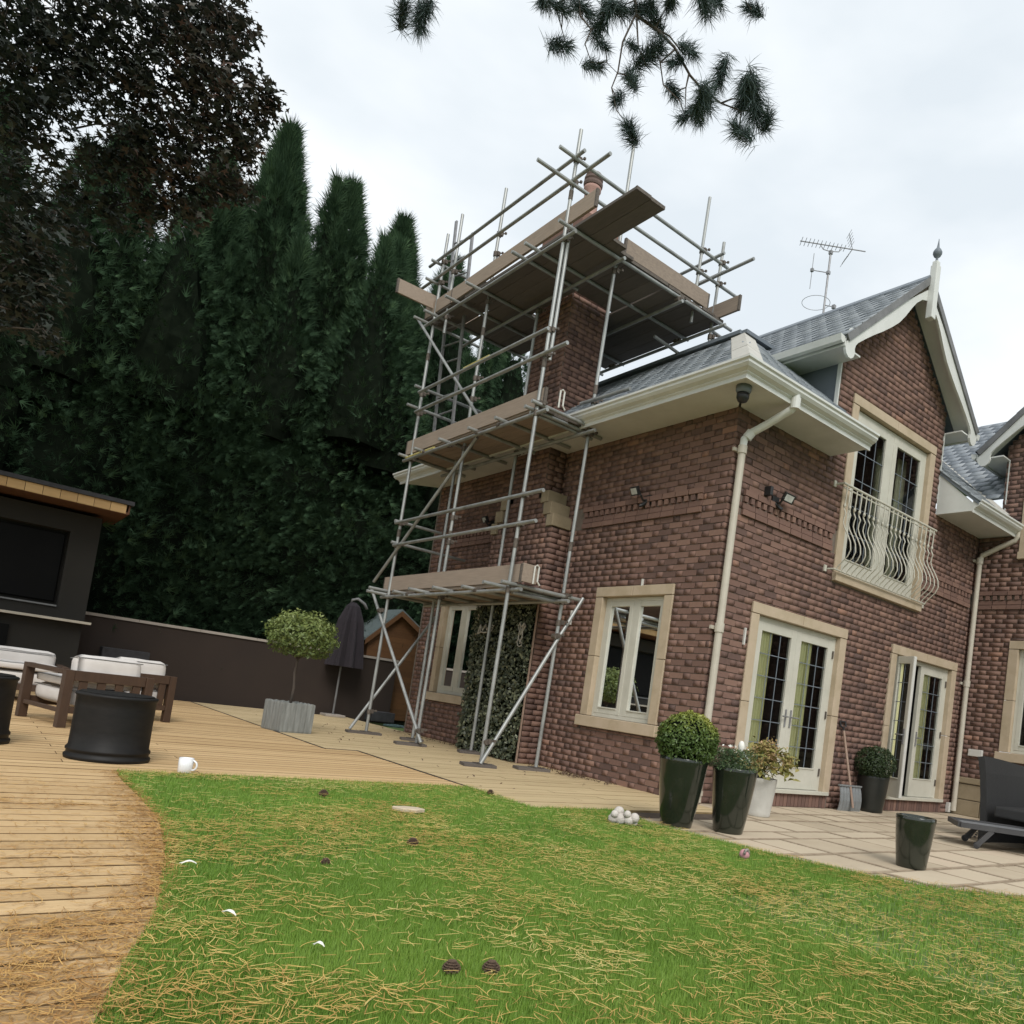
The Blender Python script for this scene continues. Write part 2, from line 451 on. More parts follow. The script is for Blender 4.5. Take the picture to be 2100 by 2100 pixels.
M_plush = mat('white_plush', [(0.2, (0.42, 0.38, 0.34)), (0.8, (0.62, 0.58, 0.53))], rough=1, scale=14, bump=.6, bscale=60)
M_lens = mat('floodlight_glass', [(0.3, (0.35, 0.36, 0.34)), (0.7, (0.6, 0.6, 0.57))], rough=0.3, scale=20)
M_wood = mat('ash_handle', [(0.2, (0.25, 0.17, 0.13)), (0.8, (0.36, 0.26, 0.20))], rough=0.7, scale=5)
M_plate = mat('white_plastic', [(0.3, (0.52, 0.51, 0.47)), (0.7, (0.6, 0.59, 0.55))], rough=0.5, scale=5)
M_edge = mat('dirty_shaded_board_edge', [(0.3, (0.12, 0.075, 0.035)), (0.7, (0.22, 0.14, 0.07))], rough=.95, scale=8, spec=.1)  # board sides darkened to paint in gap shade along with dirt
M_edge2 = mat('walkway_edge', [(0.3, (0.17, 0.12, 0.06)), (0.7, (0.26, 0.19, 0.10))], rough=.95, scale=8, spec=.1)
M_fedge = mat('grimy_shaded_stone_edge', [(0.3, (0.24, 0.185, 0.13)), (0.7, (0.40, 0.325, 0.235))], rough=.95, scale=11, detail=8, spec=.1)  # darker rim: painted shade of uneven stone lips plus joint grime
M_hose = mat('teal_hose', [(0.3, (0.05, 0.10, 0.10)), (0.7, (0.10, 0.16, 0.16))], rough=0.5, scale=5)

# ---------------------------------------------------------------- ground
def sheet(name, poly, z, m, kind='structure'):
    me = bpy.data.meshes.new(name)
    me.from_pydata([(x, y, z) for x, y in poly], [], [tuple(range(len(poly)))])
    me.materials.append(m)
    o = bpy.data.objects.new(name, me)
    C.objects.link(o)
    o['kind'] = kind
    return o


sheet('ground', [(-260, -260), (260, -260), (260, 260), (-260, 260)], -0.09, M_soil)

DECKCURVE = [(0.40, -5.335), (0.0, -5.345), (-0.72, -5.347), (-1.29, -5.36), (-1.97, -5.455), (-2.47, -5.555), (-2.86, -5.64), (-3.15, -5.73),
             (-3.39, -5.82), (-3.59, -5.875), (-3.76, -5.925), (-4.2, -6.10), (-4.8, -6.45), (-5.4, -7.0), (-6.0, -7.9), (-6.4, -9.5)]   # (y, x)
STONECURVE = [(-1.50, -0.61), (-1.70, -1.05), (-1.72, -1.30), (-1.66, -1.69), (-1.53, -2.40), (-1.31, -3.02), (-0.9, -3.42), (-0.47, -3.70),
              (0.6, -4.25), (2.0, -4.9), (4.0, -5.7), (7.0, -6.6), (9.5, -7.2)]


def curve_x(y):
    for (y0, x0), (y1, x1) in zip(DECKCURVE, DECKCURVE[1:]):
        if y0 >= y >= y1:
            return x0 + (x1 - x0) * (y0 - y) / (y0 - y1)
    return DECKCURVE[0][1] if y > DECKCURVE[0][0] else -12.0


def in_poly(x, y, P):
    c = False
    j = len(P) - 1
    for i in range(len(P)):
        xi, yi = P[i]
        xj, yj = P[j]
        if (yi > y) != (yj > y) and x < (xj - xi) * (y - yi) / (yj - yi) + xi:
            c = not c
        j = i
    return c


LAWN = [(-5.335, 0.41), (-2.5, 0.43), (-2.5, -0.61)] + STONECURVE + [(9.5, -12), (-12, -12), (-12, -6.6)] + [(x, y) for y, x in DECKCURVE[::-1][1:-1]]
sheet('lawn', LAWN, -0.012, M_soil)

# decking: boards run along x, one object each
dk = sheet('decking', [(-12.5, -6.6), (-9.4, -6.45)] + [(x, y) for y, x in DECKCURVE[::-1][1:]] + [(-2.5, 0.41), (-2.5, 3.05), (-2.9, 3.05), (-2.9, 9.85), (-12.5, 9.85)], -0.05, M_joist)
PIT = 0.150


def board(parent, name, y0, y1, xa0, xa1, xb0, xb1, m, th=0.028, zt=0.0):
    """plank between y0 and y1 with its own end positions along both edges"""
    mb = MB()
    j = random.uniform(-.0015, .0015)
    t = zt + j
    b = t - th
    c = .0012
    vs = [(xa0, y0, b), (xb0, y0, b), (xb1, y1, b), (xa1, y1, b), (xa0, y0, t - c), (xb0, y0, t - c), (xb1, y1, t - c), (xa1, y1, t - c),
          (xa0, y0 + c, t), (xb0, y0 + c, t), (xb1, y1 - c, t), (xa1, y1 - c, t)]
    fs = [(0, 3, 2, 1), (0, 1, 5, 4), (1, 2, 6, 5), (2, 3, 7, 6), (3, 0, 4, 7), (4, 5, 9, 8), (5, 6, 10, 9), (6, 7, 11, 10), (7, 4, 8, 11), (8, 9, 10, 11)]
    mb.add(vs, fs)
    o = mb.build(name, m, parent)
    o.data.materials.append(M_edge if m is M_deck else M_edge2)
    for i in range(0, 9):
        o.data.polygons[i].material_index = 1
    return o


y = -6.3
k = 0
while y < 9.7:
    y1 = y + PIT - 0.015
    if y1 < 0.41:
        xr0, xr1 = curve_x(y), curve_x(y1)
    elif y1 < 3.05:
        xr0 = xr1 = -2.52
    else:
        xr0 = xr1 = -2.92
    if max(xr0, xr1) > -12.2:
        js = [-9.6, -7.2] if k % 2 else [-8.6]
        if y > 0.41:
            js += [-4.9 + .5 * math.sin(k * 2.1)] if k % 3 == 0 else ([-6.3] if k % 3 == 1 else [-5.6])
        ends = [-12.3] + [j for j in js if j < min(xr0, xr1) - .6] + [None]
        for a, b in zip(ends, ends[1:]):
            if b is None:
                board(dk, 'deck_board', y, y1, a + .003, a + .003, xr0, xr1, M_deck)
            else:
                board(dk, 'deck_board', y, y1, a + .003, a + .003, b - .003, b - .003, M_deck)
    y += PIT
    k += 1

wk = sheet('walkway', [(-2.5, -0.6), (0.05, -0.6), (0.05, 9.85), (-2.9, 9.85), (-2.9, 3.05), (-2.5, 3.05)], -0.03, M_joist2)
y = -0.595
k = 0
while y < 9.7:
    y1 = min(y + PIT - 0.007, 9.85)
    xl = -2.5 if y1 < 3.07 else -2.9
    xm = xl + 0.9 + 0.8 * ((k * 7) % 3) / 2
    board(wk, 'walkway_board', y, y1, xl, xl, xm - .0015, xm - .0015, M_walk, th=.025)
    board(wk, 'walkway_board', y, y1, xm + .0015, xm + .0015, 0.0, 0.0, M_walk, th=.025)
    y += PIT
    k += 1
mb = MB()
mb.box((-2.535, 0.43, -.05), (-2.503, 3.05, .004)).box((-2.93, 3.05, -.05), (-2.903, 9.8, .004)).box((-2.9, 3.025, -.05), (-2.535, 3.045, .004))
mb.build('edge_strip', M_joist, dk)

# stone patio: random rectangular flags, clipped by the lawn curve
pt = sheet('patio', [(-2.5, -0.615)][:0] + [(-1.50, -0.61)] + STONECURVE[1:] + [(9.5, 0), (0, 0), (0, -0.6)], -0.018, M_joint)


def clip_poly(P, a, b):
    """keep the part of P left of the directed line a-b"""
    o = []
    n = len(P)
    for i in range(n):
        p, q = P[i], P[(i + 1) % n]
        sp = (b[0] - a[0]) * (p[1] - a[1]) - (b[1] - a[1]) * (p[0] - a[0])
        sq = (b[0] - a[0]) * (q[1] - a[1]) - (b[1] - a[1]) * (q[0] - a[0])
        if sp >= 0:
            o.append(p)
        if sp * sq < 0:
            t = sp / (sp - sq)
            o.append((p[0] + (q[0] - p[0]) * t, p[1] + (q[1] - p[1]) * t))
    return o


def flag(poly):
    if len(poly) < 3:
        return
    a = 0
    for i in range(len(poly)):
        j = (i + 1) % len(poly)
        a += poly[i][0] * poly[j][1] - poly[j][0] * poly[i][1]
    if abs(a) < .03:
        return
    z = random.uniform(-.003, .003)
    mb = MB()
    cx = sum(p[0] for p in poly) / len(poly)
    cy = sum(p[1] for p in poly) / len(poly)
    n = len(poly)
    sh = [(cx + (p[0] - cx) * (1 - .030 / max(.1, math.hypot(p[0] - cx, p[1] - cy))), cy + (p[1] - cy) * (1 - .045 / max(.1, math.hypot(p[0] - cx, p[1] - cy)))) for p in poly]
    vs = [(x, y, -.03) for x, y in poly] + [(x, y, z - .003) for x, y in poly] + [(x, y, z) for x, y in sh]
    fs = [tuple(range(2 * n, 3 * n))]
    for i in range(n):
        j = (i + 1) % n
        fs += [(i, j, n + j, n + i), (n + i, n + j, 2 * n + j, 2 * n + i)]
    mb.add(vs, fs)
    o = mb.build('paving_stone', M_flag, pt)
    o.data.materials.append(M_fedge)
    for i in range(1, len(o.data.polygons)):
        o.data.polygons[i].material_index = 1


# rows parallel to y so that long joints run away from the lawn as in the photograph
yy = 0.0
g = .016
rowi = 0
while yy > -7.0:
    h = [0.56, 0.42, 0.56, 0.28, 0.56][rowi % 5]
    y0 = max(yy - h, -7.2)
    x = -1.9 - .3 * (rowi % 3)
    ci = 0
    while x < 9.3:
        wd = random.choice([.42, .56, .84, .56, .70])
        P = [(x + g / 2, y0 + g / 2), (x + wd - g / 2, y0 + g / 2), (x + wd - g / 2, yy - g / 2), (x + g / 2, yy - g / 2)]
        ok = [in_poly(px, py, LAWN) for px, py in P]
        if x + wd < -0.0 and yy > -.6:
            pass
        elif all(ok):
            pass
        else:
            if yy > -0.6:
                P = clip_poly(P, (0.006, 9), (0.006, -9)[:0] or (0.006, -9)) if False else [(max(a, .006), b) if b > -.6 else (a, b) for a, b in P]
            for a, b in zip(STONECURVE, STONECURVE[1:]):
                # only the segments this stone can touch
                if max(a[0], b[0]) < x - .05 and False:
                    continue
                mxx, mnx = max(a[0], b[0]), min(a[0], b[0])
                mxy, mny = max(a[1], b[1]), min(a[1], b[1])
                if mxx >= x - .1 and mnx <= x + wd + .1 and mxy >= y0 - .1 and mny <= yy + .1:
                    P = clip_poly(P, a, b)
            if len(P) >= 3:
                flag(P)
        x += wd
        ci += 1
    yy = y0
    rowi += 1

# ---------------------------------------------------------------- the house
H = thing('brick_house', 'dark red brick house with cream windows, slate roof and a half-scaffolded chimney', 'house', (0, 0, 0))
CAND = []          # single bricks that compete for the 300 largest


class Wall:
    def __init__(s, org, sdir, nrm):
        s.o, s.s, s.n = Vector(org), Vector(sdir), Vector(nrm)

    def P(s, a, z, d=0.0):
        return s.o + s.s * a + s.n * d + Vector((0, 0, z))

    def box(s, mb, s0, s1, z0, z1, d0, d1, tone=.5):
        vs = [s.P(a, z, d) for z in (z0, z1) for a, d in ((s0, d0), (s1, d0), (s1, d1), (s0, d1))]
        fs = [(0, 3, 2, 1), (4, 5, 6, 7), (0, 1, 5, 4), (1, 2, 6, 5), (2, 3, 7, 6), (3, 0, 4, 7)]
        if s.s.cross(Vector((0, 0, 1))).dot(s.n) < 0:
            fs = [tuple(reversed(f)) for f in fs]
        return mb.add(vs, fs, tone)


WF = Wall((0, 0, 0), (1, 0, 0), (0, -1, 0))
WW = Wall((0, 0, 0), (0, 1, 0), (-1, 0, 0))
WG = Wall((6.08, 0, 0), (0, -1, 0), (-1, 0, 0))


def px_area(p):
    d = p - CAM
    z = d.dot(fw)
    if z < .5:
        return None
    u = CX + FPX * d.dot(r2) / z
    v = CY - FPX * d.dot(u2) / z
    if not (0 < u < 2100 and 0 < v < 2100):
        return None
    return z


def sub_iv(iv, a, b):
    o = []
    for p, q in iv:
        if b <= p or a >= q:
            o.append((p, q))
        else:
            if a > p:
                o.append((p, a))
            if b < q:
                o.append((b, q))
    return o


def brick_verts(w, s0, s1, z0, z1, p, back=-.02):
    return [w.P(s0, z0, p), w.P(s1, z0, p), w.P(s1, z1, p), w.P(s0, z1, p), w.P(s0, z0, back), w.P(s1, z0, back), w.P(s1, z1, back), w.P(s0, z1, back)]


BF = [(0, 1, 2, 3), (1, 0, 4, 5), (2, 1, 5, 6), (3, 2, 6, 7), (0, 3, 7, 4)]


def brickwork(name, w, z0, z1, ivf, proud=None, skip=None, cand=True, hs=()):
    """wall part: recessed mortar with Flemish-bond bricks proud of it"""
    mo = MB()
    recs = []
    nrow = int(round((z1 - z0) / .075))
    flip = w.s.cross(Vector((0, 0, 1))).dot(w.n) < 0
    rowtone = 0
    for r in range(nrow):
        za = z0 + r * .075
        zb = za + .065
        iv = ivf(za, za + .075)
        rowtone = random.uniform(-.07, .07)
        for a, b in iv:
            if b - a < .02:
                continue
            f = [(0, 1, 2, 3)]
            mo.add([w.P(a, za, -.008), w.P(b, za, -.008), w.P(b, za + .075, -.008), w.P(a, za + .075, -.008)], f)
            ext = proud(za) if proud else 0
            x = math.floor((a + (.169 if r % 2 else 0)) / .3375) * .3375 - (.169 if r % 2 else 0)
            idx = 0
            while x < b:
                L = .215 if idx % 2 == 0 else .1025
                s0, s1 = max(x, a + (0 if x > a else .0)), min(x + L, b)
                idx += 1
                x += L + .01
                if s1 - s0 < .03:
                    continue
                e = ext
                if isinstance(ext, tuple):          # dentil course: headers alternate in and out
                    n0 = int((s0) / .1125)
                    e = None
                t = random.gauss(.45, .22) + rowtone + .10 * noise.noise(Vector((s0 * 1.3, za * 1.3, w.o.x + 3)))
                t = min(1, max(0, t))
                p = random.uniform(0, .005) + (e or 0)
                recs.append((brick_verts(w, s0, s1, za, zb, p), t, w, (s0 + s1) / 2, (za + zb) / 2, (s1 - s0) * .065))
    for a, b, c, d in hs:
        # cut bricks that close the course over the head and under the sill of an opening
        for lo, hi, edge in ((d, None, 'top'), (None, c, 'bottom')):
            zr = z0 + math.floor(((lo if lo is not None else hi) - z0) / .075) * .075
            if edge == 'top':
                if not (zr + .075 > lo and zr < lo - .02):
                    continue
                za_, zb_ = lo, zr + .075
            else:
                if hi <= 0.02 or zr + .075 <= hi + .02 or hi - zr < .004:
                    continue
                za_, zb_ = zr, hi
            mo.add([w.P(a, za_, -.008), w.P(b, za_, -.008), w.P(b, zb_, -.008), w.P(a, zb_, -.008)], [(0, 1, 2, 3)])
            if zb_ - za_ > .028:
                k_ = a
                while k_ < b - .03:
                    e_ = min(b, k_ + .215)
                    recs.append((brick_verts(w, k_, e_ - .01, za_ + (.0 if edge == 'bottom' else .006), zb_ - .010, random.uniform(0, .004)), min(1, max(0, random.gauss(.45, .2))), w, k_, za_, .0001))
                    k_ = e_
    pobj = mo.build(name, M_mortar, H)
    if cand:
        for rc in recs:
            CAND.append((rc, pobj))
    else:
        CAND.append((None, pobj))
        WALLB.setdefault(pobj.name, (pobj, []))[1].extend(recs)
    return pobj


WALLB = {}


def holes(base, hs):
    def f(za, zb):
        iv = base(za, zb) if callable(base) else list(base)
        for a, b, c, d in hs:
            if zb > c + .02 and za < d - .02:
                iv = sub_iv(iv, a, b)
        return iv
    return f


def ztop(s, c):
    return 7.30 - .887 * abs(s - c)


def f_base(za, zb):
    if zb <= 4.52:
        return [(0.0, 6.08)]
    hw = (7.30 - zb) / .887
    return [(max(1.82, 3.2 - hw), min(4.58, 3.2 + hw))] if hw > .03 else []


def g_base(za, zb):
    if zb <= 4.52:
        return [(0.0, 5.6)]
    if zb <= 4.98:
        return [(0.31, 3.19)]
    hw = (7.30 - zb) / .887
    return [(max(.31, 1.75 - hw), min(3.19, 1.75 + hw))] if hw > .03 else []


BAND = lambda za: .022 if (3.28 < za < 3.36 or 3.50 < za < 3.58) else 0
dent = []


def band(w, a, b, parent):
    """string course: projecting courses with a row of dentils between"""
    mb = MB()
    n = int((b - a) / .225)
    for k in range(n):
        s = a + k * .225
        w.box(mb, s, s + .2125, 3.300, 3.365, -.01, .030 + random.uniform(0, .003), random.uniform(.3, .7))
        w.box(mb, s, s + .2125, 3.375, 3.440, -.01, .018 + random.uniform(0, .003), random.uniform(.3, .7))
        w.box(mb, s, s + .2125, 3.525, 3.590, -.01, .038 + random.uniform(0, .003), random.uniform(.3, .7))
        for q in (0, 1):
            w.box(mb, s + q * .1125 + (.0), s + q * .1125 + .062, 3.450, 3.515, -.01, .036, random.uniform(.2, .8))
    o = mb.build('dentil_course', M_brick, parent, kind='stuff')
    return o


def soldiers(w, a, b, z0, z1, parent):
    n = int((b - a) / .075)
    for k in range(n):
        mb = MB()
        w.box(mb, a + k * .075, a + k * .075 + .065, z0, z1, -.02, random.uniform(0, .004), min(1, max(0, random.gauss(.35, .2))))
        mb.build('soldier_brick', M_brick, parent)


band_hole = [(.25, 2.14, 3.30, 3.60), (4.37, 6.08, 3.30, 3.60)]
front = brickwork('front_wall', WF, 0, 7.3, holes(f_base, [(.64, 2.62, 0, 2.37), (3.78, 5.75, 0, 2.37), (2.14, 4.37, 2.94, 5.45)] + band_hole), hs=[(.64, 2.62, 0, 2.37), (3.78, 5.75, 0, 2.37), (2.14, 4.37, 2.94, 5.45)])
side = brickwork('side_wall', WW, 0, 4.5, holes([(0.0, 7.05)], [(.65, 2.09, .64, 2.46), (.62, 2.13, .64, .78), (4.92, 6.35, .64, 2.46), (4.89, 6.38, .64, .78), (2.97, 4.46, 0, 3.4), (3.3, 4.1, 3.3, 4.5), (.38, 2.85, 3.30, 3.60), (4.6, 6.7, 3.3, 3.6)]), hs=[(.65, 2.09, .64, 2.46), (4.92, 6.35, .64, 2.46)])
wing = brickwork('wing_wall', WG, 0.6, 7.3, holes(g_base, [(.65, 2.3, .93, 2.8), (.64, 2.9, 4.09, 5.45), (0.1, 5.6, 3.3, 3.6)]), hs=[(.65, 2.3, .93, 2.8), (.64, 2.9, 4.09, 5.45)])
MB().box((6.068, .004, 0), (6.12, .05, 4.5)).build('corner_mortar', M_mortar, front)
for w, a, b, pr in ((WF, .25, 2.14, front), (WF, 4.37, 6.07, front), (WW, .38, 2.85, side), (WW, 4.6, 6.7, side), (WG, .1, 5.5, wing)):
    mm = MB()
    w.box(mm, a, b, 3.30, 3.60, -.06, -.008)
    mm.build('band_bed', M_mortar, pr)
    band(w, a, b, pr)
for a, b in ((.64, 2.62), (3.78, 5.75)):
    mm = MB()
    WF.box(mm, a, b, 0, .165, -.06, -.008)
    mm.build('threshold_bed', M_mortar, front)
    soldiers(WF, a + .005, b, 0, .160, front)

# chimney: breast on the side wall, stone shoulders, stack through the roof
CH = MB()
CH.box((-.292, 2.938, 0), (.05, 4.492, 3.3)).box((-.292, 3.258, 3.3), (.345, 4.142, 8.0))
CH.prism([(-.292, 2.938, 3.3), (-.292, 3.258, 3.82), (-.292, 4.142, 3.82), (-.292, 4.492, 3.3)], (.34, 0, 0))
chim = CH.build('chimney', M_mortar, H)
WCf = Wall((-.3, 0, 0), (0, 1, 0), (-1, 0, 0))
WCn = Wall((0, 2.93, 0), (1, 0, 0), (0, -1, 0))
WCs = Wall((0, 3.25, 0), (1, 0, 0), (0, -1, 0))
WCb = Wall((0, 4.15, 0), (1, 0, 0), (0, 1, 0))


def cf(za, zb):
    if zb <= 3.32:
        return [(2.93, 4.5)]
    if zb <= 3.84:
        t = (zb - 3.3) / .52
        return [(2.93 + .32 * t + .10, 4.5 - .35 * t - .10)]
    return [(3.25, 4.15)]


cfront = brickwork('chimney_front', WCf, 0, 8.0, cf)
cside = brickwork('chimney_cheek', WCn, 0, 3.3, lambda a, b: [(-.3, .0)])
cstack = brickwork('chimney_stack_face', WCs, 3.8, 8.0, lambda a, b: [(-.3, .35)] if a > 4.7 else [(-.3, 0.0)])
cback = brickwork('chimney_back_face', WCb, 4.6, 8.0, lambda a, b: [(-.3, .35)], cand=False)
for i, (ya, yb, za, zb) in enumerate(((2.90, 3.06, 3.305, 3.475), (2.98, 3.17, 3.480, 3.655), (3.09, 3.27, 3.660, 3.83))):
    for sgn in (0, 1):
        mb = MB()
        a, b = (ya, yb) if not sgn else (7.43 - yb, 7.43 - ya)
        mb.box((-.33, a, za), (.0, b, zb))
        mb.build('shoulder_stone', M_plinth, chim, bevel=.008)
mb = MB()
mb.box((-.335, 3.215, 7.72), (.385, 4.185, 7.80)).box((-.36, 3.19, 7.802), (.41, 4.21, 7.88)).box((-.33, 3.22, 7.882), (.38, 4.18, 8.03))
mb.build('chimney_corbel', M_brick, chim, bevel=.006)
mb = MB()
mb.prism([(-.2, 3.35, 8.03), (.25, 3.35, 8.03), (.25, 4.05, 8.03), (-.2, 4.05, 8.03)], (0, 0, .07))
mb.build('flaunching', M_mortar, chim)
mb = MB()
mb.lathe((.06, 3.68, 8.06), [(.125, 0), (.13, .03), (.118, .05), (.112, .62), (.135, .66), (.135, .70), (.12, .72)], 28)
pot = mb.build('chimney_pot', M_terra, chim, smooth=True)
mb = MB()
mb.lathe((.06, 3.68, 8.78), [(.14, 0), (.15, .03), (.15, .06), (.13, .075), (.145, .10), (.145, .13), (.12, .15), (.13, .175), (.12, .2), (.07, .235), (.02, .25)], 28)
mb.build('cowl', M_cowl, pot, smooth=False)

# spend the 300 single bricks on those that show largest, join the rest wall by wall
sc = []
for rc, po in CAND:
    if rc is None:
        continue
    vs, t, w, s, z, ar = rc
    c = w.P(s, z)
    d = px_area(c)
    v = (c - CAM)
    cosn = max(0.0, -(v.normalized().dot(w.n)))
    sc.append((ar * cosn / (d * d) if d else 0, len(sc), rc, po))
sc.sort(key=lambda q: -q[0])
for k, (a, i, rc, po) in enumerate(sc):
    if k < 296:
        mb = MB()
        mb.add(rc[0], BF, rc[1])
        mb.build('brick', M_brick, po)
    else:
        WALLB.setdefault(po.name, (po, []))[1].append(rc)
for nm, (po, rs) in WALLB.items():
    V = np.array([[tuple(p) for p in r[0]] for r in rs]).reshape(-1, 3)
    Fc = (np.array(BF)[None] + (np.arange(len(rs)) * 8)[:, None, None]).reshape(-1, 4)
    T = np.repeat([r[1] for r in rs], 5)
    npmesh('bricks', V, Fc, M_brick, po, T, kind='stuff')


# ---- windows and doors
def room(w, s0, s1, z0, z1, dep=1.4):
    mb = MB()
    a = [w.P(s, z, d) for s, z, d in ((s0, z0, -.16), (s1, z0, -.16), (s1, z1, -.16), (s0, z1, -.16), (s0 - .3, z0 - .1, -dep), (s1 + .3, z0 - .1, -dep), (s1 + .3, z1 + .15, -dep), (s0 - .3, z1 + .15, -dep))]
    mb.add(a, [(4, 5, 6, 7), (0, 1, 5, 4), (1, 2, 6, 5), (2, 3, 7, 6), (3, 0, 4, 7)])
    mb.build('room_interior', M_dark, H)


def surround(w, s0, s1, z0, z1, win, jw=.145, lh=.13, sill=True, sz=.14, ex=.04):
    for a, b in ((s0, s0 + jw), (s1 - jw, s1)):
        zs = [z0 + sz if sill else z0]
        L = z1 - lh - zs[0]
        n = 2 if L > 1.2 else 1
        for i in range(n):
            mb = MB()
            w.box(mb, a, b, zs[0] + L * i / n + .003, zs[0] + L * (i + 1) / n - .003, -.14, .022)
            mb.build('jamb_stone', M_stone, win, bevel=.006)
    mb = MB()
    w.box(mb, s0, (s0 + s1) / 2 - .003, z1 - lh + .003, z1, -.14, .028)
    mb.build('lintel_stone', M_stone, win, bevel=.006)
    mb = MB()
    w.box(mb, (s0 + s1) / 2 + .003, s1, z1 - lh + .003, z1, -.14, .028)
    mb.build('lintel_stone', M_stone, win, bevel=.006)
    if sill:
        mb = MB()
        w.box(mb, s0 - ex, s1 + ex, z0, z0 + sz - .003, -.14, .065)
        mb.build('sill_stone', M_stone, win, bevel=.008)


def glazed(w, s0, s1, z0, z1, d, win, st=.075, rail=.075, bot=None, lead=(0, 0), name='casement', th=.05):
    """one framed leaf with its pane"""
    bot = bot or rail
    mb = MB()
    w.box(mb, s0, s0 + st, z0, z1, d - th, d)
    w.box(mb, s1 - st, s1, z0, z1, d - th, d)
    w.box(mb, s0 + st, s1 - st, z1 - rail, z1, d - th, d - .002)
    w.box(mb, s0 + st, s1 - st, z0, z0 + bot, d - th, d - .002)
    w.box(mb, s0 + st, s1 - st, z0 + bot, z0 + bot + .018, d - th, d + .008)
    f = mb.build(name, M_frame, win, bevel=.004)
    mb = MB()
    mb.add([w.P(s0 + st, z0 + bot, d - .028), w.P(s1 - st, z0 + bot, d - .028), w.P(s1 - st, z1 - rail, d - .028), w.P(s0 + st, z1 - rail, d - .028)], [(0, 1, 2, 3)])
    mb.build('pane', M_glass, f)
    if lead[0] or lead[1]:
        mb = MB()
        for i in range(1, lead[0] + 1):
            a = s0 + st + (s1 - s0 - 2 * st) * i / (lead[0] + 1)
            w.box(mb, a - .005, a + .005, z0 + bot, z1 - rail, d - .025, d - .019)
        for i in range(1, lead[1] + 1):
            a = z0 + bot + (z1 - rail - z0 - bot) * i / (lead[1] + 1)
            w.box(mb, s0 + st, s1 - st, a - .005, a + .005, d - .025, d - .018)
        mb.build('leaded_bars', M_lead, f)
    return f


def curtain(w, s0, s1, z0, z1, d, parent, m=None, amp=.03, n=7):
    mb = MB()
    N = n * 8
    vs, fs = [], []
    for i in range(N + 1):
        s = s0 + (s1 - s0) * i / N
        q = d + amp * math.sin(i / 8 * 2 * math.pi) + .3 * amp * math.sin(i * 1.7)
        vs += [w.P(s, z0, q), w.P(s, z1, q)]
    for i in range(N):
        fs.append((2 * i, 2 * i + 2, 2 * i + 3, 2 * i + 1))
    mb.add(vs, fs)
    mb.build('curtain', m or M_curtain, parent, smooth=True)


def part(name, parent=None):
    """grouping part with a mesh of its own"""
    return name


def window2(w, s0, s1, z0, z1, name, blind=True, lead=(0, 0)):
    """side window: stone surround, cream frame, two narrow casements"""
    a, b, c, d = s0 + .145, s1 - .145, z0 + .14, z1 - .13
    mb = MB()
    for q in ((a, a + .05, c, d), (b - .05, b, c, d), ((a + b) / 2 - .035, (a + b) / 2 + .035, c + .05, d - .05), (a + .05, b - .05, d - .05, d), (a + .05, b - .05, c, c + .05)):
        w.box(mb, q[0], q[1], q[2], q[3], -.13, -.055)
    win = mb.build('window', M_frame, H, bevel=.004)
    surround(w, s0, s1, z0, z1, win)
    m = (a + b) / 2
    glazed(w, a + .05, m - .035, c + .05, d - .05, -.05, win, st=.065, rail=.065, lead=lead)
    glazed(w, m + .035, b - .05, c + .05, d - .05, -.05, win, st=.065, rail=.065, lead=lead)
    room(w, a, b, c, d)
    if blind:
        mb = MB()
        for i, zz in enumerate((.0, .09, .17, .24)):
            w.box(mb, a + .06, m - .04, d - .12 - zz, d - .05 - zz * .9, -.15 - .01 * i, -.12)
            w.box(mb, m + .04, b - .06, d - .12 - zz, d - .05 - zz * .9, -.15 - .01 * i, -.12)
        mb.build('roman_blind', M_blind, win)
    return win


win1 = window2(WW, .65, 2.09, .64, 2.46, 'a')
win2w = window2(WW, 4.92, 6.35, .64, 2.46, 'b', blind=False)
win3 = window2(WG, .65, 2.3, .93, 2.80, 'c', blind=True)
# things seen through the near side window: a pale lamp shade and a dark chair back
mb = MB()
mb.lathe((.55, 1.25, 1.12), [(.15, 0), (.12, .24)], 24)
mb.build('table_lamp_shade', M_blind, win1, smooth=True)
mb = MB()
mb.lathe((.55, 1.25, .85), [(.07, 0), (.02, .04), (.05, .12), (.02, .27)], 16)
mb.build('table_lamp_base', M_curtain, win1, smooth=True)
mb = MB()
mb.box((.3, .75, .6), (.9, 1.85, .85)).box((.8, .9, .85), (.86, 1.25, 1.9)).box((.8, 1.4, 1.3), (.86, 1.75, 1.95))
mb.build('dresser', M_render2, win1)


def door_handle(w, s, z, d, parent, sgn):
    mb = MB()
    w.box(mb, s - .012, s + .012, z - .13, z + .09, d, d + .012)
    mb.tube([w.P(s, z, d + .01), w.P(s, z, d + .05), w.P(s + sgn * .11, z, d + .05)], .009, 8)
    mb.build('handle', M_alu, parent)


def hinge(w, s, z, d, parent):
    mb = MB()
    w.box(mb, s - .012, s + .012, z - .05, z + .05, d, d + .012)
    mb.build('hinge', M_rust, parent)


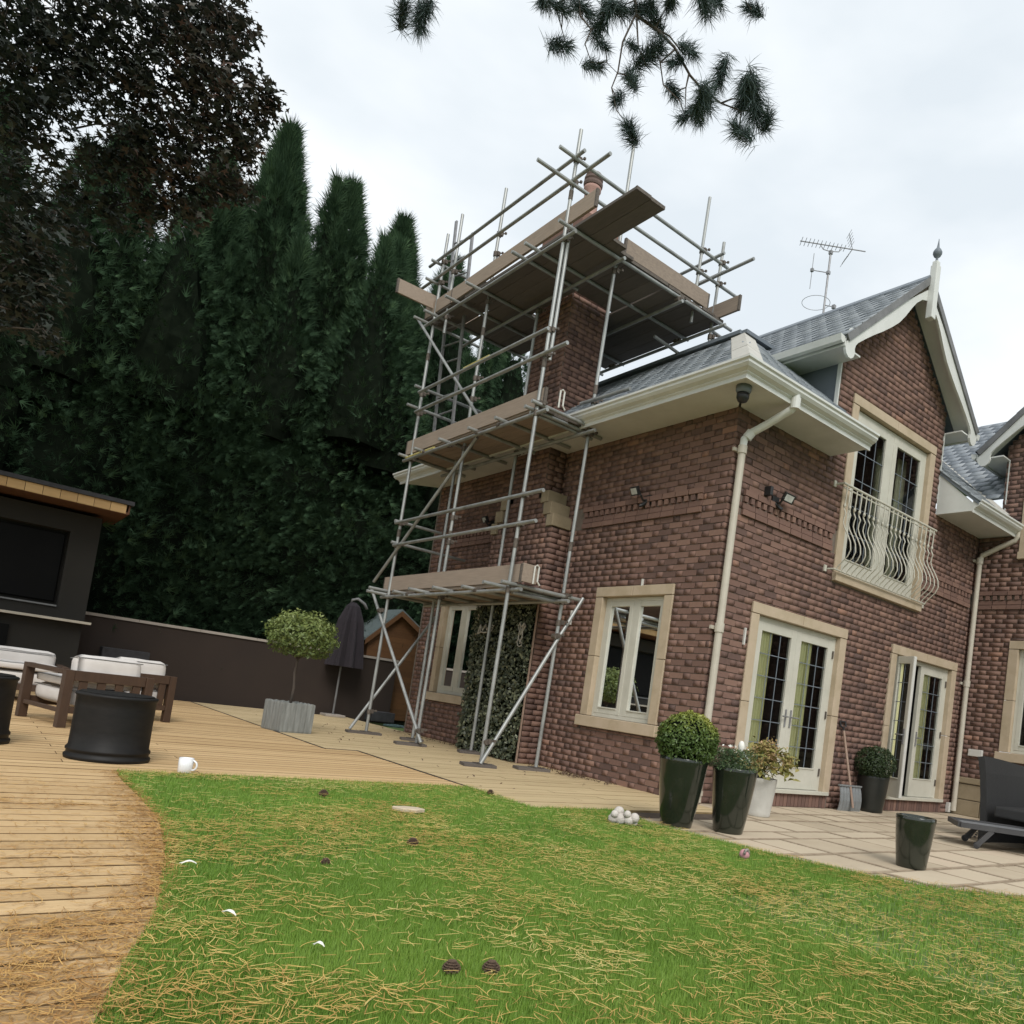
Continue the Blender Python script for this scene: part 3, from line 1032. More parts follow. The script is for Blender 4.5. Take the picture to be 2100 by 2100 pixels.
def fdoor(s0, s1, open_left=False):
    a, b, c, d = s0 + .145, s1 - .145, .17, 2.24
    mb = MB()
    for q in ((a, a + .055, c + .04, d), (b - .055, b, c + .04, d), (a + .055, b - .055, d - .06, d)):
        WF.box(mb, q[0], q[1], q[2], q[3], -.13, -.05)
    WF.box(mb, a - .10, b + .10, c - .005, c + .04, -.13, .05)
    win = mb.build('french_door', M_frame, H, bevel=.004)
    surround(WF, s0, s1, .165, 2.37, win, sill=False)
    m = (a + b) / 2
    rp = dict(st=.105, rail=.105, bot=.26, th=.055)
    if not open_left:
        f = glazed(WF, a + .055, m, c + .045, d - .06, -.045, win, lead=(2, 5), name='door_leaf', **rp)
        door_handle(WF, m - .05, 1.10, -.045, f, -1)
        for z in (.45, 1.2, 2.0):
            hinge(WF, a + .05, z, -.045, f)
    else:
        # left leaf swung outwards on its jamb
        h = Vector((a + .055, .02, 0))
        e = Vector((3.895, -.29, 0))
        sd = (e - h).normalized()
        nn = Vector((sd.y, -sd.x, 0)) * 1.0
        L = (e - h).length
        wl = Wall(h, sd, nn)
        f = glazed(wl, 0, L, c + .045, d - .02, .0, win, lead=(1, 5), name='door_leaf', st=.055, rail=.105, bot=.26, th=.055)
        mb = MB()
        wl.box(mb, L, L + .006, c + .05, d - .025, -.052, -.003)
        mb.build('leaf_edge', M_plate, f)
        door_handle(wl, L - .03, 1.10, 0, f, -1)
    f = glazed(WF, m + .003, b - .055, c + .045, d - .06, -.048, win, lead=(2, 5), name='door_leaf', **rp)
    door_handle(WF, m + .055, 1.10, -.048, f, 1)
    for z in (.45, 1.2, 2.0):
        hinge(WF, b - .05, z, -.045, f)
    room(WF, a, b, c, d, 2.2)
    curtain(WF, a + .08, a + .44, c + .05, d - .08, -.115, win, amp=.018)
    curtain(WF, m + .04, m + .42, c + .05, d - .08, -.115, win, amp=.018)
    return win


d1 = fdoor(.64, 2.62)
mb = MB()      # an inner glazed door seen through the left leaf
for s in (1.15, 1.42, 1.7):
    WF.box(mb, s, s + .05, .2, 2.0, -1.2, -1.15)
for z in (.2, .62, 1.02, 1.42, 1.95):
    WF.box(mb, 1.15, 1.75, z, z + .05, -1.2, -1.15)
mb.build('inner_door', M_frame, d1)
d2 = fdoor(3.78, 5.75, True)

# first-floor window with a belly balcony rail
a, b, c, d = 2.285, 4.225, 3.06, 5.31
mb = MB()
for q in ((a, a + .06, c, d), (b - .06, b, c, d), ((a + b) / 2 - .05, (a + b) / 2 + .05, c, d - .06), (a + .06, b - .06, d - .06, d)):
    WF.box(mb, q[0], q[1], q[2], q[3], -.13, -.045)
up = mb.build('balcony_window', M_frame, H, bevel=.005)
surround(WF, 2.14, 4.37, 2.94, 5.45, up, sz=.12, ex=.0)
glazed(WF, a + .06, (a + b) / 2 - .05, c + .02, d - .06, -.04, up, st=.10, rail=.10, bot=.2, lead=(2, 4), name='door_leaf')
glazed(WF, (a + b) / 2 + .05, b - .06, c + .02, d - .06, -.04, up, st=.10, rail=.10, bot=.2, lead=(2, 4), name='door_leaf')
room(WF, a, b, c, d, 2.0)
curtain(WF, 3.45, 3.75, c + .05, d - .1, -.4, up, m=M_blind)
curtain(WF, 3.95, 4.2, c + .05, d - .1, -.35, up, m=M_blind)
mb = MB()
mb.tube([WF.P(1.98, 4.17, .02), WF.P(1.98, 4.17, .13), WF.P(4.42, 4.17, .13), WF.P(4.42, 4.17, .02)], .016, 8)
mb.tube([WF.P(2.0, 3.06, .02), WF.P(2.0, 3.06, .10), WF.P(4.36, 3.06, .10), WF.P(4.36, 3.06, .02)], .012, 8)
mb.tube([WF.P(2.0, 4.12, .12), WF.P(4.42, 4.12, .12)], .010, 6)
for z in (4.17, 3.06):
    for s in (1.93, 4.45):
        WF.box(mb, s, s + .05, z - .04, z + .04, 0, .02)
brl = mb.build('balcony_rail', M_rail, up)
prof = [(4.16, .13), (4.05, .13), (3.93, .125), (3.88, .11), (3.84, .125), (3.79, .15), (3.74, .135), (3.68, .13), (3.60, .16), (3.50, .22), (3.40, .27), (3.30, .285), (3.22, .25), (3.15, .18), (3.10, .13), (3.05, .10)]
nb = 21
for i in range(nb):
    s = 2.06 + (4.36 - 2.06) * i / (nb - 1)
    mb = MB()
    mb.tube([WF.P(s, z, q) for z, q in prof], .0085, 6)
    mb.lathe(tuple(WF.P(s, 3.90, .122)), [(.006, -.03), (.018, -.01), (.018, .01), (.006, .03)], 6)
    mb.build('baluster', M_rail, brl)

# wing gable window (only its lower left corner is in view)
mb = MB()
WG.box(mb, .785, .845, 4.21, 5.31, -.13, -.045)
WG.box(mb, 1.72, 1.82, 4.21, 5.31, -.13, -.045)
WG.box(mb, 2.695, 2.755, 4.21, 5.31, -.13, -.045)
WG.box(mb, .845, 2.695, 5.25, 5.31, -.13, -.045)
wu = mb.build('gable_window', M_frame, H)
surround(WG, .64, 2.9, 4.09, 5.45, wu, sz=.12, ex=0)
glazed(WG, .845, 1.72, 4.23, 5.25, -.04, wu, lead=(2, 4))
glazed(WG, 1.82, 2.695, 4.23, 5.25, -.04, wu, lead=(2, 4))
room(WG, .785, 2.755, 4.21, 5.31)

# wing plinth of squared stone
mm = MB()
WG.box(mm, 0.0, 5.5, 0, .6, -.10, -.006)
pl = mm.build('plinth', M_mortar, H)
mb = MB()
WG.box(mb, .0, 5.5, .505, .60, -.05, .05)
mb.build('plinth_cap', M_plinth, pl, bevel=.012)
for r, (za, zb) in enumerate(((.005, .245), (.255, .495))):
    s = .0 if r == 0 else -.0
    first = .46 if r == 0 else .72
    while s < 5.4:
        L = first if s == 0 else random.choice([.55, .72, .45])
        mb = MB()
        WG.box(mb, s + .004, min(5.5, s + L - .006), za, zb, -.05, .03 + random.uniform(-.003, .003))
        mb.build('plinth_block', M_plinth, pl, bevel=.008)
        s += L

# ---- eaves, gutters
GZ = 4.62


def eaves(w, s0, s1, name, e0=0, e1=0):
    """soffit, fascia and moulded gutter along a wall; e0/e1 mitre lengths at the ends"""
    mb = MB()
    so_ = MB()
    a0, a1 = s0 - .55 * e0, s1 + .55 * e1
    vs = [w.P(s0, 4.48, -.02), w.P(s1, 4.48, -.02), w.P(a1, 4.48, .55), w.P(a0, 4.48, .55), w.P(s0, 4.50, -.02), w.P(s1, 4.50, -.02), w.P(a1, 4.50, .55), w.P(a0, 4.50, .55)]
    so_.add(vs, [(0, 3, 2, 1), (4, 5, 6, 7), (0, 1, 5, 4), (1, 2, 6, 5), (2, 3, 7, 6), (3, 0, 4, 7)])
    sof = so_.build('soffit', M_white, H)
    prof = [(.55, 4.455), (.572, 4.455), (.572, 4.50), (.592, 4.515), (.592, 4.525), (.64, 4.545), (.665, 4.575), (.665, 4.60), (.685, 4.615), (.685, 4.64), (.672, 4.64), (.66, 4.60), (.58, 4.60), (.55, 4.64)]
    n = len(prof)
    vs = [w.P(s0 - q * e0, z, q) for q, z in prof] + [w.P(s1 + q * e1, z, q) for q, z in prof]
    fs = [tuple(range(n)), tuple(range(n, 2 * n))[::-1]] + [(i, (i + 1) % n, n + (i + 1) % n, n + i) for i in range(n)]
    g = MB().add(vs, fs).build('gutter', M_white, H)
    return sof


eaves(WF, 0.0, 1.79, 'f', e0=1)
eaves(WF, 4.59, 6.07, 'f2')
eaves(WW, 0.0, 7.05, 'w', e0=1, e1=1)
WE = Wall((0, 7.05, 0), (1, 0, 0), (0, 1, 0))
mb = MB()
mb.box((-.002, 7.05, 0), (6, 7.1, 4.48))
mb.build('rear_wall', M_mortar, H)

# ---- roofs
T40 = math.tan(R(40))


def slates(name, P0, sv, uv, nv, L0, L1, gauge=.20, wd=.25, clip=None, parent=None):
    """slate courses: P0 eaves start, sv along, uv up the slope (unit), nv normal; clip(s,u)->bool"""
    P0, sv, uv, nv = np.array(P0, float), np.array(sv, float), np.array(uv, float), np.array(nv, float)
    V, Fc, T = [], [], []
    nrow = int(L1 / gauge)
    for r in range(nrow + 1):
        u0 = r * gauge - .02
        u1 = u0 + gauge * 1.12
        off = (wd / 2) * (r % 2)
        for k in range(int(L0 / wd) + 2):
            s0 = max(0.0, k * wd - off)
            s1 = min(L0, k * wd - off + wd - .006)
            if s1 - s0 < .03:
                continue
            if clip and not clip((s0 + s1) / 2, (u0 + u1) / 2):
                continue
            j = random.uniform(0, .004)
            hb = .022 + j
            base = len(V)
            for s in (s0, s1):
                for u, h0, h1 in ((u0 - random.uniform(0, .006), .004, hb), (u1, -.004, .010 + j)):
                    V.append(P0 + sv * s + uv * u + nv * h0)
                    V.append(P0 + sv * s + uv * u + nv * h1)
            # index: s0u0lo, s0u0hi, s0u1lo, s0u1hi, s1...
            Fc += [[base + 1, base + 5, base + 7, base + 3], [base, base + 4, base + 5, base + 1], [base, base + 1, base + 3, base + 2], [base + 4, base + 6, base + 7, base + 5]]
            t = min(1, max(0, random.gauss(.5, .2)))
            T += [t] * 4
    return npmesh('slates', np.array(V), np.array(Fc), M_slate, parent, T, kind='stuff')


def slope(poly, name='roof_slope', m=None):
    return MB().prism(poly, (0, 0, -.06)).build(name, m or M_lead, H)


c40, s40 = math.cos(R(40)), math.sin(R(40))
E = -.64
TOPZ, TI = 4.62 + (1.37 + .64) * T40, 1.37
ws = slope([(E, E, GZ), (E, 7.69, GZ), (TI, 7.69 - (TI - E), TOPZ), (TI, TI, TOPZ)])
slates('w', (E, E, GZ), (0, 1, 0), (c40, 0, s40), (-s40, 0, c40), 8.4, (TI - E) / c40 - .1, clip=lambda s, u: s > u * c40 + .13 and s < 8.20 - u * c40, parent=ws)
# main front slope, left of the gable and right of it
fs1 = slope([(E, E, GZ), (TI, TI, TOPZ), (1.79, TI, TOPZ), (1.79, E, GZ)])
slates('f', (E, E, GZ), (1, 0, 0), (0, c40, s40), (0, -s40, c40), 3.9, (TI - E) / c40 - .1, clip=lambda s, u: s > u * c40 + .13 and s < 2.30, parent=fs1)
fs2 = slope([(4.58, E, GZ), (6.5, E, GZ), (6.5, .41, GZ + 1.05 * T40), (9.3, 3.21, GZ + 3.85 * T40), (4.58, 3.21, GZ + 3.85 * T40)])
slates('f2', (4.57, E, GZ), (1, 0, 0), (0, c40, s40), (0, -s40, c40), 5.0, 3.85 / c40 - .1, clip=lambda s, u: s < .85 + u * c40 + .12, parent=fs2)
# wing slope facing the garden side, courses running along y
E2 = 5.45
gs = slope([(E2 + .67, .03, GZ + .67 * T40), (9.3, 3.21, GZ + 3.85 * T40), (9.3, -6, GZ + 3.85 * T40), (6.13, -6, GZ + .68 * T40)])
slates('g', (E2, -6, GZ), (0, 1, 0), (c40, 0, s40), (-s40, 0, c40), 9.6, 3.85 / c40 - .1, clip=lambda s, u: s < 5.36 + u * c40 + .05 and (u * c40 > .72 or s > 5.8) and (s > 5.72 or s < 2.7 or u > 2.3), parent=gs)
mb = MB()
mb.prism([(TI, TI, TOPZ), (9, TI, TOPZ), (9, 6, TOPZ), (TI, 6, TOPZ)], (0, 0, -.05))
mb.build('flat_roof', M_lead, H)
# ridge edging round the flat and lead over the hip
for (p, q, wdt, mt) in (((E + .03, E + .03, GZ + .055), (TI, TI, TOPZ + .04), .26, M_flash),):
    d = (Vector(q) - Vector(p)).normalized()
    for sg, sv in ((1, Vector((0, 1, 0))), (-1, Vector((1, 0, 0)))):
        n_ = 3
        for i in range(n_):
            a_ = Vector(p).lerp(Vector(q), i / n_)
            b_ = Vector(p).lerp(Vector(q), (i + 1) / n_ - .012)
            mb = MB()
            o_ = sv * .24 + Vector((0, 0, -.0))
            up_ = Vector((0, 0, .012 + .004 * (i % 2)))
            vs = [a_ + up_, b_ + up_, b_ + o_ + up_ * .3, a_ + o_ + up_ * .3]
            vs += [v - Vector((0, 0, .02)) for v in vs]
            mb.add(vs, [(0, 1, 2, 3), (7, 6, 5, 4), (0, 4, 5, 1), (1, 5, 6, 2), (2, 6, 7, 3), (3, 7, 4, 0)])
            mb.build('hip_tile', mt, ws)
mb = MB()
mb.bar((TI - .02, TI, TOPZ + .03), (TI - .02, 5.6, TOPZ + .03), .14, .05)
mb.bar((TI - .05, TI - .02, TOPZ + .03), (3.0, TI - .02, TOPZ + .03), .14, .05)
mb.build('roof_edge', M_lead, ws)
mb = MB()     # lead valley right of the gable
mb.bar((E2 + .02, E + .02, GZ + .035), (E2 + 3.8, E + 3.8, GZ + .035 + 3.78 * T40), .16, .02)
mb.build('valley_lead', M_flash, gs)
mb = MB()     # boxed end of the right-hand eaves against the gable
mb.prism([(4.592, 0, 4.485), (4.592, -.55, 4.485), (4.592, -.55, 4.60), (4.592, 0, 5.10)], (.02, 0, 0))
mb.build('eaves_end_board', M_white, H)


def gable(w, c, back, nm):
    """gable dormer with its roof, bargeboards and finial; w is the wall it stands on"""
    ap, ez, hw, ov = 7.45, 5.85, 1.80, .30
    rf = MB()
    for sg in (-1, 1):
        poly = [w.P(c, ap, ov), w.P(c + sg * hw, ez, ov), w.P(c + sg * hw, ez, -back), w.P(c, ap, -back - .0)]
        rf.prism(poly, (0, 0, -.05))
    r_ = rf.build('gable_roof', M_lead, H)
    for sg in (-1, 1):
        u_ = (w.s * (-sg * hw) + Vector((0, 0, ap - ez))).normalized()
        L = math.hypot(hw, ap - ez)
        nrm = (w.n).cross(u_) * (1 if True else 1)
        if nrm.z < 0:
            nrm = -nrm
        slates(nm, tuple(w.P(c + sg * hw, ez, ov + .02)), tuple(-w.n), tuple(u_), tuple(nrm), back + ov - .1, L - .1, parent=r_)
    mb = MB()
    n_ = 9
    for i in range(n_):
        d0 = ov + .02 - (back + ov) * i / n_
        d1 = ov + .02 - (back + ov) * (i + 1) / n_ + .01
        for sg in (-1, 1):
            vs = [w.P(c, ap + .05, d0), w.P(c, ap + .05, d1), w.P(c + sg * .17, ap - .10, d1), w.P(c + sg * .17, ap - .10, d0)]
            vs += [v - Vector((0, 0, .03)) for v in vs]
            mb.add(vs, [(0, 1, 2, 3), (7, 6, 5, 4), (0, 4, 5, 1), (1, 5, 6, 2), (2, 6, 7, 3), (3, 7, 4, 0)])
    mb.build('ridge_tiles', M_lead, r_)
    # soffits: sloping verge boards and level side eaves
    mb = MB()
    for sg in (-1, 1):
        mb.prism([w.P(c, ap - .075, ov - .03), w.P(c + sg * hw, ez - .075, ov - .03), w.P(c + sg * hw, ez - .075, -.0), w.P(c, ap - .075, -.0)], (0, 0, -.03))
        mb.prism([w.P(c + sg * 1.39, ez - .10, ov - .04), w.P(c + sg * (hw - .02), ez - .10, ov - .04), w.P(c + sg * (hw - .02), ez - .10, -back), w.P(c + sg * 1.39, ez - .10, -back)], (0, 0, -.02))
        mb.prism([w.P(c + sg * (hw - .02), ez - .14, ov), w.P(c + sg * hw, ez - .14, ov), w.P(c + sg * hw, ez - .14, -back), w.P(c + sg * (hw - .02), ez - .14, -back)], (0, 0, .10))
    mb.build('verge_soffit', M_white, r_)
    for sg in (-1, 1):
        mb = MB()
        g0, g1 = c + sg * (hw + .005), c + sg * (hw + .10)
        mb.prism([w.P(g0, ez - .03, ov), w.P(g0, ez - .09, ov), w.P(c + sg * (hw + .04), ez - .12, ov), w.P(c + sg * (hw + .08), ez - .10, ov), w.P(g1, ez - .02, ov)], tuple(-w.n * (back + ov - .1)))
        mb.build('side_gutter', M_white, r_)
    # cheeks
    for sg in (-1, 1):
        mb = MB()
        x_ = c + sg * 1.38
        mb.prism([w.P(x_, 4.5, -.02), w.P(x_, 5.76, -.02), w.P(x_, 5.76, -back + .2), w.P(x_, 4.5, -back + .2)], tuple(w.s * (-sg * .05)))
        mb.build('lead_cheek', M_lead, H)
    for sg in (-1, 1):
        mb = MB()
        x_ = c + sg * 1.385
        mb.prism([w.P(x_, 4.66, .004), w.P(x_, 5.75, .004), w.P(x_, 5.75, -.05), w.P(x_, 4.66, -.05)], tuple(w.s * (sg * .02)))
        mb.build('corner_trim', M_white, H)
    # bargeboards
    pf = [(3.150, 7.245), (2.317, 6.605), (1.50, 5.975), (1.465, 5.90), (1.50, 5.84), (1.435, 5.78), (1.415, 5.72), (1.425, 5.67), (1.455, 5.625), (1.50, 5.60), (1.55, 5.60), (1.60, 5.635),
          (1.625, 5.69), (1.612, 5.75), (1.625, 5.80), (1.667, 5.85), (1.82, 5.97), (1.982, 6.09), (2.18, 6.225), (2.374, 6.37), (2.53, 6.50), (2.663, 6.65), (2.80, 6.83), (2.90, 6.945), (3.03, 7.05), (3.150, 7.09)]
    for sg in (-1, 1):
        poly = [w.P(c + sg * (3.2 - x_), z_, ov + .005) for x_, z_ in pf]
        MB().prism(poly, tuple(-w.n * .035)).build('bargeboard', M_white, r_)
        b0, b1 = w.P(c + sg * .03, ap - .055, ov + .012), w.P(c + sg * (hw - .03), ez - .03, ov + .012)
        m2 = MB()
        m2.bar(b0, b1, .03, .09, up=(0, 0, 1))
        m2.build('verge_strip', M_pole, r_)
    # king post and finial
    mb = MB()
    q = ov + .045
    w.box(mb, c - .055, c + .055, 6.83, 7.60, q - .045, q + .055)
    w.box(mb, c - .043, c + .043, 7.602, 7.66, q - .033, q + .043)
    kp = mb.build('king_post', M_white, r_, bevel=.01)
    mb = MB()
    t_ = w.P(c, 7.655, q + .005)
    mb.lathe(tuple(t_), [(.03, 0), (.018, .03), (.016, .06), (.045, .085), (.062, .12), (.062, .145), (.045, .18), (.02, .21), (.014, .25), (.004, .34)], 16)
    mb.build('finial', M_lead, kp, smooth=True)


gable(WF, 3.2, 2.9, 'gf')
gable(WG, 1.75, 2.6, 'gg')


# ---- downpipes
def pipe(pts, m=M_pipe, r=.042, n=12):
    return MB().tube(pts, r, n)


mb = MB()
mb.tube([(.055, -.075, .02), (.055, -.075, 4.02)], .043, 14)
for z, h in ((1.95, .10), (3.98, .09), (.12, .05)):
    mb.tube([(.055, -.075, z - h / 2), (.055, -.075, z + h / 2)], .054, 14)
    mb.box((-.03, -.03, z - .02), (.14, .0, z + .02))
mb.build('downpipe', M_pipe, H)
mb = MB()
mb.tube([(.055, -.075, 4.0), (.058, -.08, 4.10), (.09, -.12, 4.17), (.16, -.30, 4.27), (.20, -.47, 4.36), (.22, -.56, 4.40), (.222, -.60, 4.44), (.222, -.605, 4.56)], .045, 14)
mb.tube([(.222, -.605, 4.40), (.222, -.605, 4.52)], .056, 14)
mb.tube([(.075, -.10, 4.12), (.10, -.14, 4.19)], .056, 14)
mb.build('swan_neck', M_white, H)
mb = MB()
mb.tube([(5.99, -.085, .05), (5.99, -.085, 4.10)], .04, 14)
for z in (2.08, 4.08):
    mb.tube([(5.99, -.085, z - .05), (5.99, -.085, z + .05)], .052, 14)
    mb.box((5.92, -.03, z - .02), (6.06, .0, z + .02))
mb.tube([(5.99, -.085, 4.08), (5.995, -.11, 4.17), (6.04, -.35, 4.30), (6.08, -.56, 4.40), (6.08, -.60, 4.46), (6.08, -.605, 4.56)], .042, 14)
mb.build('downpipe', M_pipe, H)
mb = MB()
mb.box((5.90, -.05, .02), (5.97, .0, .17))
mb.build('outlet_cover', M_plate, H)
mb = MB()
WG.box(mb, .20, .42, .945, 1.055, 0, .05)
mb.build('socket_box', M_plate, H, bevel=.008)

# ---------------------------------------------------------------- scaffold
SC = thing('scaffold', 'grey tube scaffold with three board lifts wrapped round the chimney', 'scaffold', (-1.25, 4.0, 0))
TR = .0242


def tb(name, p, q, m=None, r=TR):
    return MB().tube([p, q], r, 10).build(name, m or M_steel, SC)


def coupler(p, ax='z'):
    mb = MB()
    p = Vector(p)
    a = {'x': Vector((.036, 0, 0)), 'y': Vector((0, .036, 0)), 'z': Vector((0, 0, .036))}[ax]
    mb.tube([p - a, p + a], .037, 8)
    b = Vector((.028, -.03, .01))
    mb.obox(p + b, (.022, 0, 0), (0, .022, 0), (0, 0, .03))
    mb.tube([p + b, p + b * 2.6], .009, 6)
    mb.obox(p + b * 2.5, (.014, 0, 0), (0, .014, 0), (0, 0, .014))
    return mb.build('coupler', M_rust, SC)


STD = {'D': ((-1.318, 2.216, .03), (-1.25, 2.16, 8.13)), 'C': ((-.525, 2.188, .03), (-.45, 2.12, 6.76)), 'A': ((-1.268, 5.77, .03), (-1.22, 5.73, 8.18)),
       'B': ((-1.088, 4.401, .03), (-1.03, 4.35, 8.45)), 'I': ((-.506, 3.847, .03), (-.49, 3.83, 6.66)), 'J': ((-.752, 5.215, .03), (-.74, 5.2, 4.45)),
       'F': ((1.06, 2.15, 6.60), (1.10, 2.15, 8.53)), 'G': ((1.46, 2.14, 6.25), (1.49, 2.13, 8.03)), 'E': ((-.414, 2.15, 6.7), (-.404, 2.15, 8.49)),
       'H': ((-1.2, 5.355, 6.4), (-1.2, 5.352, 8.37))}


def on(k, z):
    a, b = Vector(STD[k][0]), Vector(STD[k][1])
    return a.lerp(b, (z - a.z) / (b.z - a.z))


for k, (a, b) in STD.items():
    tb('standard', a, b)
for k in 'DCABIJ':
    a = Vector(STD[k][0])
    mb = MB()
    mb.box((a.x - .075, a.y - .075, .036), (a.x + .075, a.y + .075, .045)).tube([(a.x, a.y, .04), (a.x, a.y, .12)], .017, 8)
    mb.build('base_plate', M_rust, SC)
# timber sole boards under the feet
for x0, y0, x1, y1 in ((-1.56, 5.95, -1.05, 5.60), (-1.40, 4.15, -.98, 4.62), (-1.55, 2.06, -1.16, 2.36), (-.80, 2.05, -.38, 2.32), (-.68, 3.74, -.40, 3.96), (-.92, 5.1, -.6, 5.35)):
    mb = MB()
    mb.bar((x0, (y0 + y1) / 2 + .05, .018), (x1, (y0 + y1) / 2 - .05, .018), .22, .034)
    mb.build('sole_board', M_oldboard, SC)
# joints of the standards
for k, zs in {'D': (2.75, 5.05, 7.25), 'C': (2.9, 5.0), 'B': (3.1, 6.2), 'A': (3.2, 6.1)}.items():
    for z in zs:
        p = on(k, z)
        mb = MB().tube([p - Vector((0, 0, .06)), p + Vector((0, 0, .06))], .029, 10)
        mb.build('sleeve', M_rust, SC)
tb('standard', on('D', 5.1) + Vector((.055, -.02, 0)), on('D', 6.95) + Vector((.055, -.02, 0)))
xo = -1.26
# longitudinal ledgers and guard rails
LONG = [('ledger', xo - .02, 2.17, 1.95, 5.98), ('ledger', xo - .02, 4.40, 1.95, 5.95), ('ledger', -.56, 2.17, 1.95, 5.9), ('ledger', -.56, 4.38, 1.9, 6.0),
        ('guard_rail', xo - .05, 3.355, 1.735, 5.80), ('guard_rail', xo - .05, 2.99, 1.80, 5.75),
        ('guard_rail', xo - .05, 5.475, 2.15, 5.70), ('guard_rail', xo - .05, 5.155, 1.68, 5.72),
        ('guard_rail', xo - .03, 7.725, 1.944, 6.1), ('guard_rail', xo - .03, 7.41, 1.381, 6.3),
        ('ledger', xo - .02, 6.66, 1.9, 6.05), ('ledger', -.55, 6.64, 1.8, 6.0), ('ledger', .62, 6.64, 1.9, 5.2), ('ledger', 1.36, 6.58, 1.75, 5.3)]
for nm, x, z, y0, y1 in LONG:
    m = M_yellow if (nm == 'ledger' and abs(z - 4.40) < .01 and False) else None
    tb(nm, (x, y0, z), (x, y1, z), m)
tb('ledger', (xo - .02, 4.9, 4.43), (xo - .02, 5.85, 4.43), M_yellow)
tb('guard_rail', (xo - .05, 3.55, 5.49), (xo - .05, 4.25, 5.49), M_yellow)
# transoms under the boards
for y in (2.30, 3.05, 3.75, 4.45, 5.15, 5.82):
    tb('transom', (-1.52 + .1 * math.sin(y * 5), y, 2.205), (-.30, y, 2.215))
for y in (2.25, 2.95, 3.65, 4.5, 5.3, 5.85):
    tb('transom', (-1.42, y, 4.455), (-.28 + .1 * math.sin(y * 9), y, 4.455))
for y, x1 in ((2.0, 1.75), (2.75, 1.6), (3.06, -.36), (4.28, 1.6), (4.9, 1.65), (5.6, .9), (5.95, -.2)):
    tb('transom', (-1.48, y, 6.735), (x1, y, 6.735))
# end frames
tb('transom', (-1.45, 2.14, 2.24), (-.20, 2.14, 2.25))
tb('transom', (-1.20, 2.26, 2.16), (-.42, 2.26, 2.17))
tb('transom', (-1.40, 2.14, 4.51), (-.44, 2.14, 4.50))
tb('transom', (-1.30, 2.30, 4.43), (-.30, 2.30, 4.42))
tb('transom', (-1.55, 5.86, 2.27), (-.6, 5.86, 2.27))
for z, xa, xb in ((3.39, -1.33, -.5), (3.045, -1.33, .0), (5.60, -1.35, -.12), (5.26, -1.43, -.4), (7.35, -1.45, -.3), (7.68, -1.40, -.2)):
    tb('guard_rail', (xa, 5.80, z), (xb, 5.80, z))
tb('guard_rail', (-1.55, 2.12, 7.705), (1.63, 2.12, 7.69))
tb('guard_rail', (-1.83, 2.12, 7.37), (1.92, 2.12, 7.36))
tb('guard_rail', (1.33, 3.40, 7.70), (1.33, 1.93, 7.71))
tb('guard_rail', (1.33, 2.65, 7.39), (1.33, 1.33, 7.40))
tb('guard_rail', (1.35, 1.9, 7.42), (1.35, 5.2, 7.42))
tb('ledger', (-.52, 2.35, 4.84), (-.52, 1.36, 4.815))
tb('ledger', (-.50, 2.62, 4.745), (-.50, 2.1, 4.74))
tb('transom', (.80, 2.62, 6.42), (1.30, 2.60, 6.36))
tb('transom', (1.50, 2.2, 6.70), (1.93, 2.2, 6.68))
# braces
tb('brace', (-1.33, 6.28, 2.30), (-1.12, 4.20, .06))
tb('brace', (-1.33, 6.24, 2.42), (-1.13, 3.9, 4.46))
tb('brace', (-1.33, 6.15, 6.82), (-1.14, 3.80, 4.66))
tb('brace', (-1.50, 5.86, .05), (-.35, 5.86, 2.02))
tb('brace', (-1.36, 2.15, .04), (-.20, 2.13, 2.28))
for y, z0 in ((3.0, 2.3), (5.0, 2.3)):
    pass
# couplers where tubes meet the standards
for k, zs in {'D': (2.17, 2.99, 3.355, 4.40, 4.52, 5.155, 5.475, 6.66, 7.41, 7.72), 'B': (2.17, 2.99, 3.355, 4.40, 5.155, 5.475, 6.66, 7.41, 7.72),
              'A': (.35, 2.17, 2.99, 3.355, 4.40, 5.155, 5.475, 6.66, 7.35, 7.70), 'C': (1.9, 2.17, 2.25, 4.40, 4.50, 4.84, 6.62), 'I': (2.2, 4.42, 6.6),
              'F': (6.85, 7.37, 7.70), 'G': (6.55, 7.37, 7.70), 'H': (6.66, 7.41)}.items():
    for z in zs:
        coupler(on(k, z))
for q in ((-1.28, 3.05, 4.42), (-1.28, 3.6, 4.42), (-1.28, 5.2, 4.42), (-1.28, 5.0, 2.19), (-1.28, 3.0, 2.19), (-1.13, 4.3, .22), (-1.30, 2.2, .30), (-.55, 2.15, 1.72), (-1.30, 5.9, 1.95), (-1.24, 4.5, 4.42), (.62, 2.0, 6.69), (1.36, 2.75, 6.62), (1.36, 4.3, 6.62), (1.36, 4.9, 6.62)):
    coupler(q, 'y')


def sboard(name, p, q, wd=.225, th=.038, m=None, up=(0, 0, 1), bands=True):
    mb = MB()
    mb.bar(p, q, wd, th, up)
    o = mb.build(name, m or M_board, SC, bevel=.002)
    if bands:
        mb = MB()
        d = (Vector(q) - Vector(p)).normalized()
        for e, s in ((Vector(p), 1), (Vector(q), -1)):
            mb.bar(e - d * s * .0015, e + d * s * .028, wd + .003, th + .003, up)
        mb.build('end_band', M_rust, o)
    return o


for i, x in enumerate((-1.12, -.888, -.656, -.44)):
    sboard('platform_board', (x, 2.22 + .03 * (i % 2), 2.25), (x, 5.98, 2.25))
for i, x in enumerate((-1.12, -.888, -.656, -.424)):
    sboard('platform_board', (x, 2.20 + .03 * (i % 2), 4.50), (x, 6.02, 4.50))
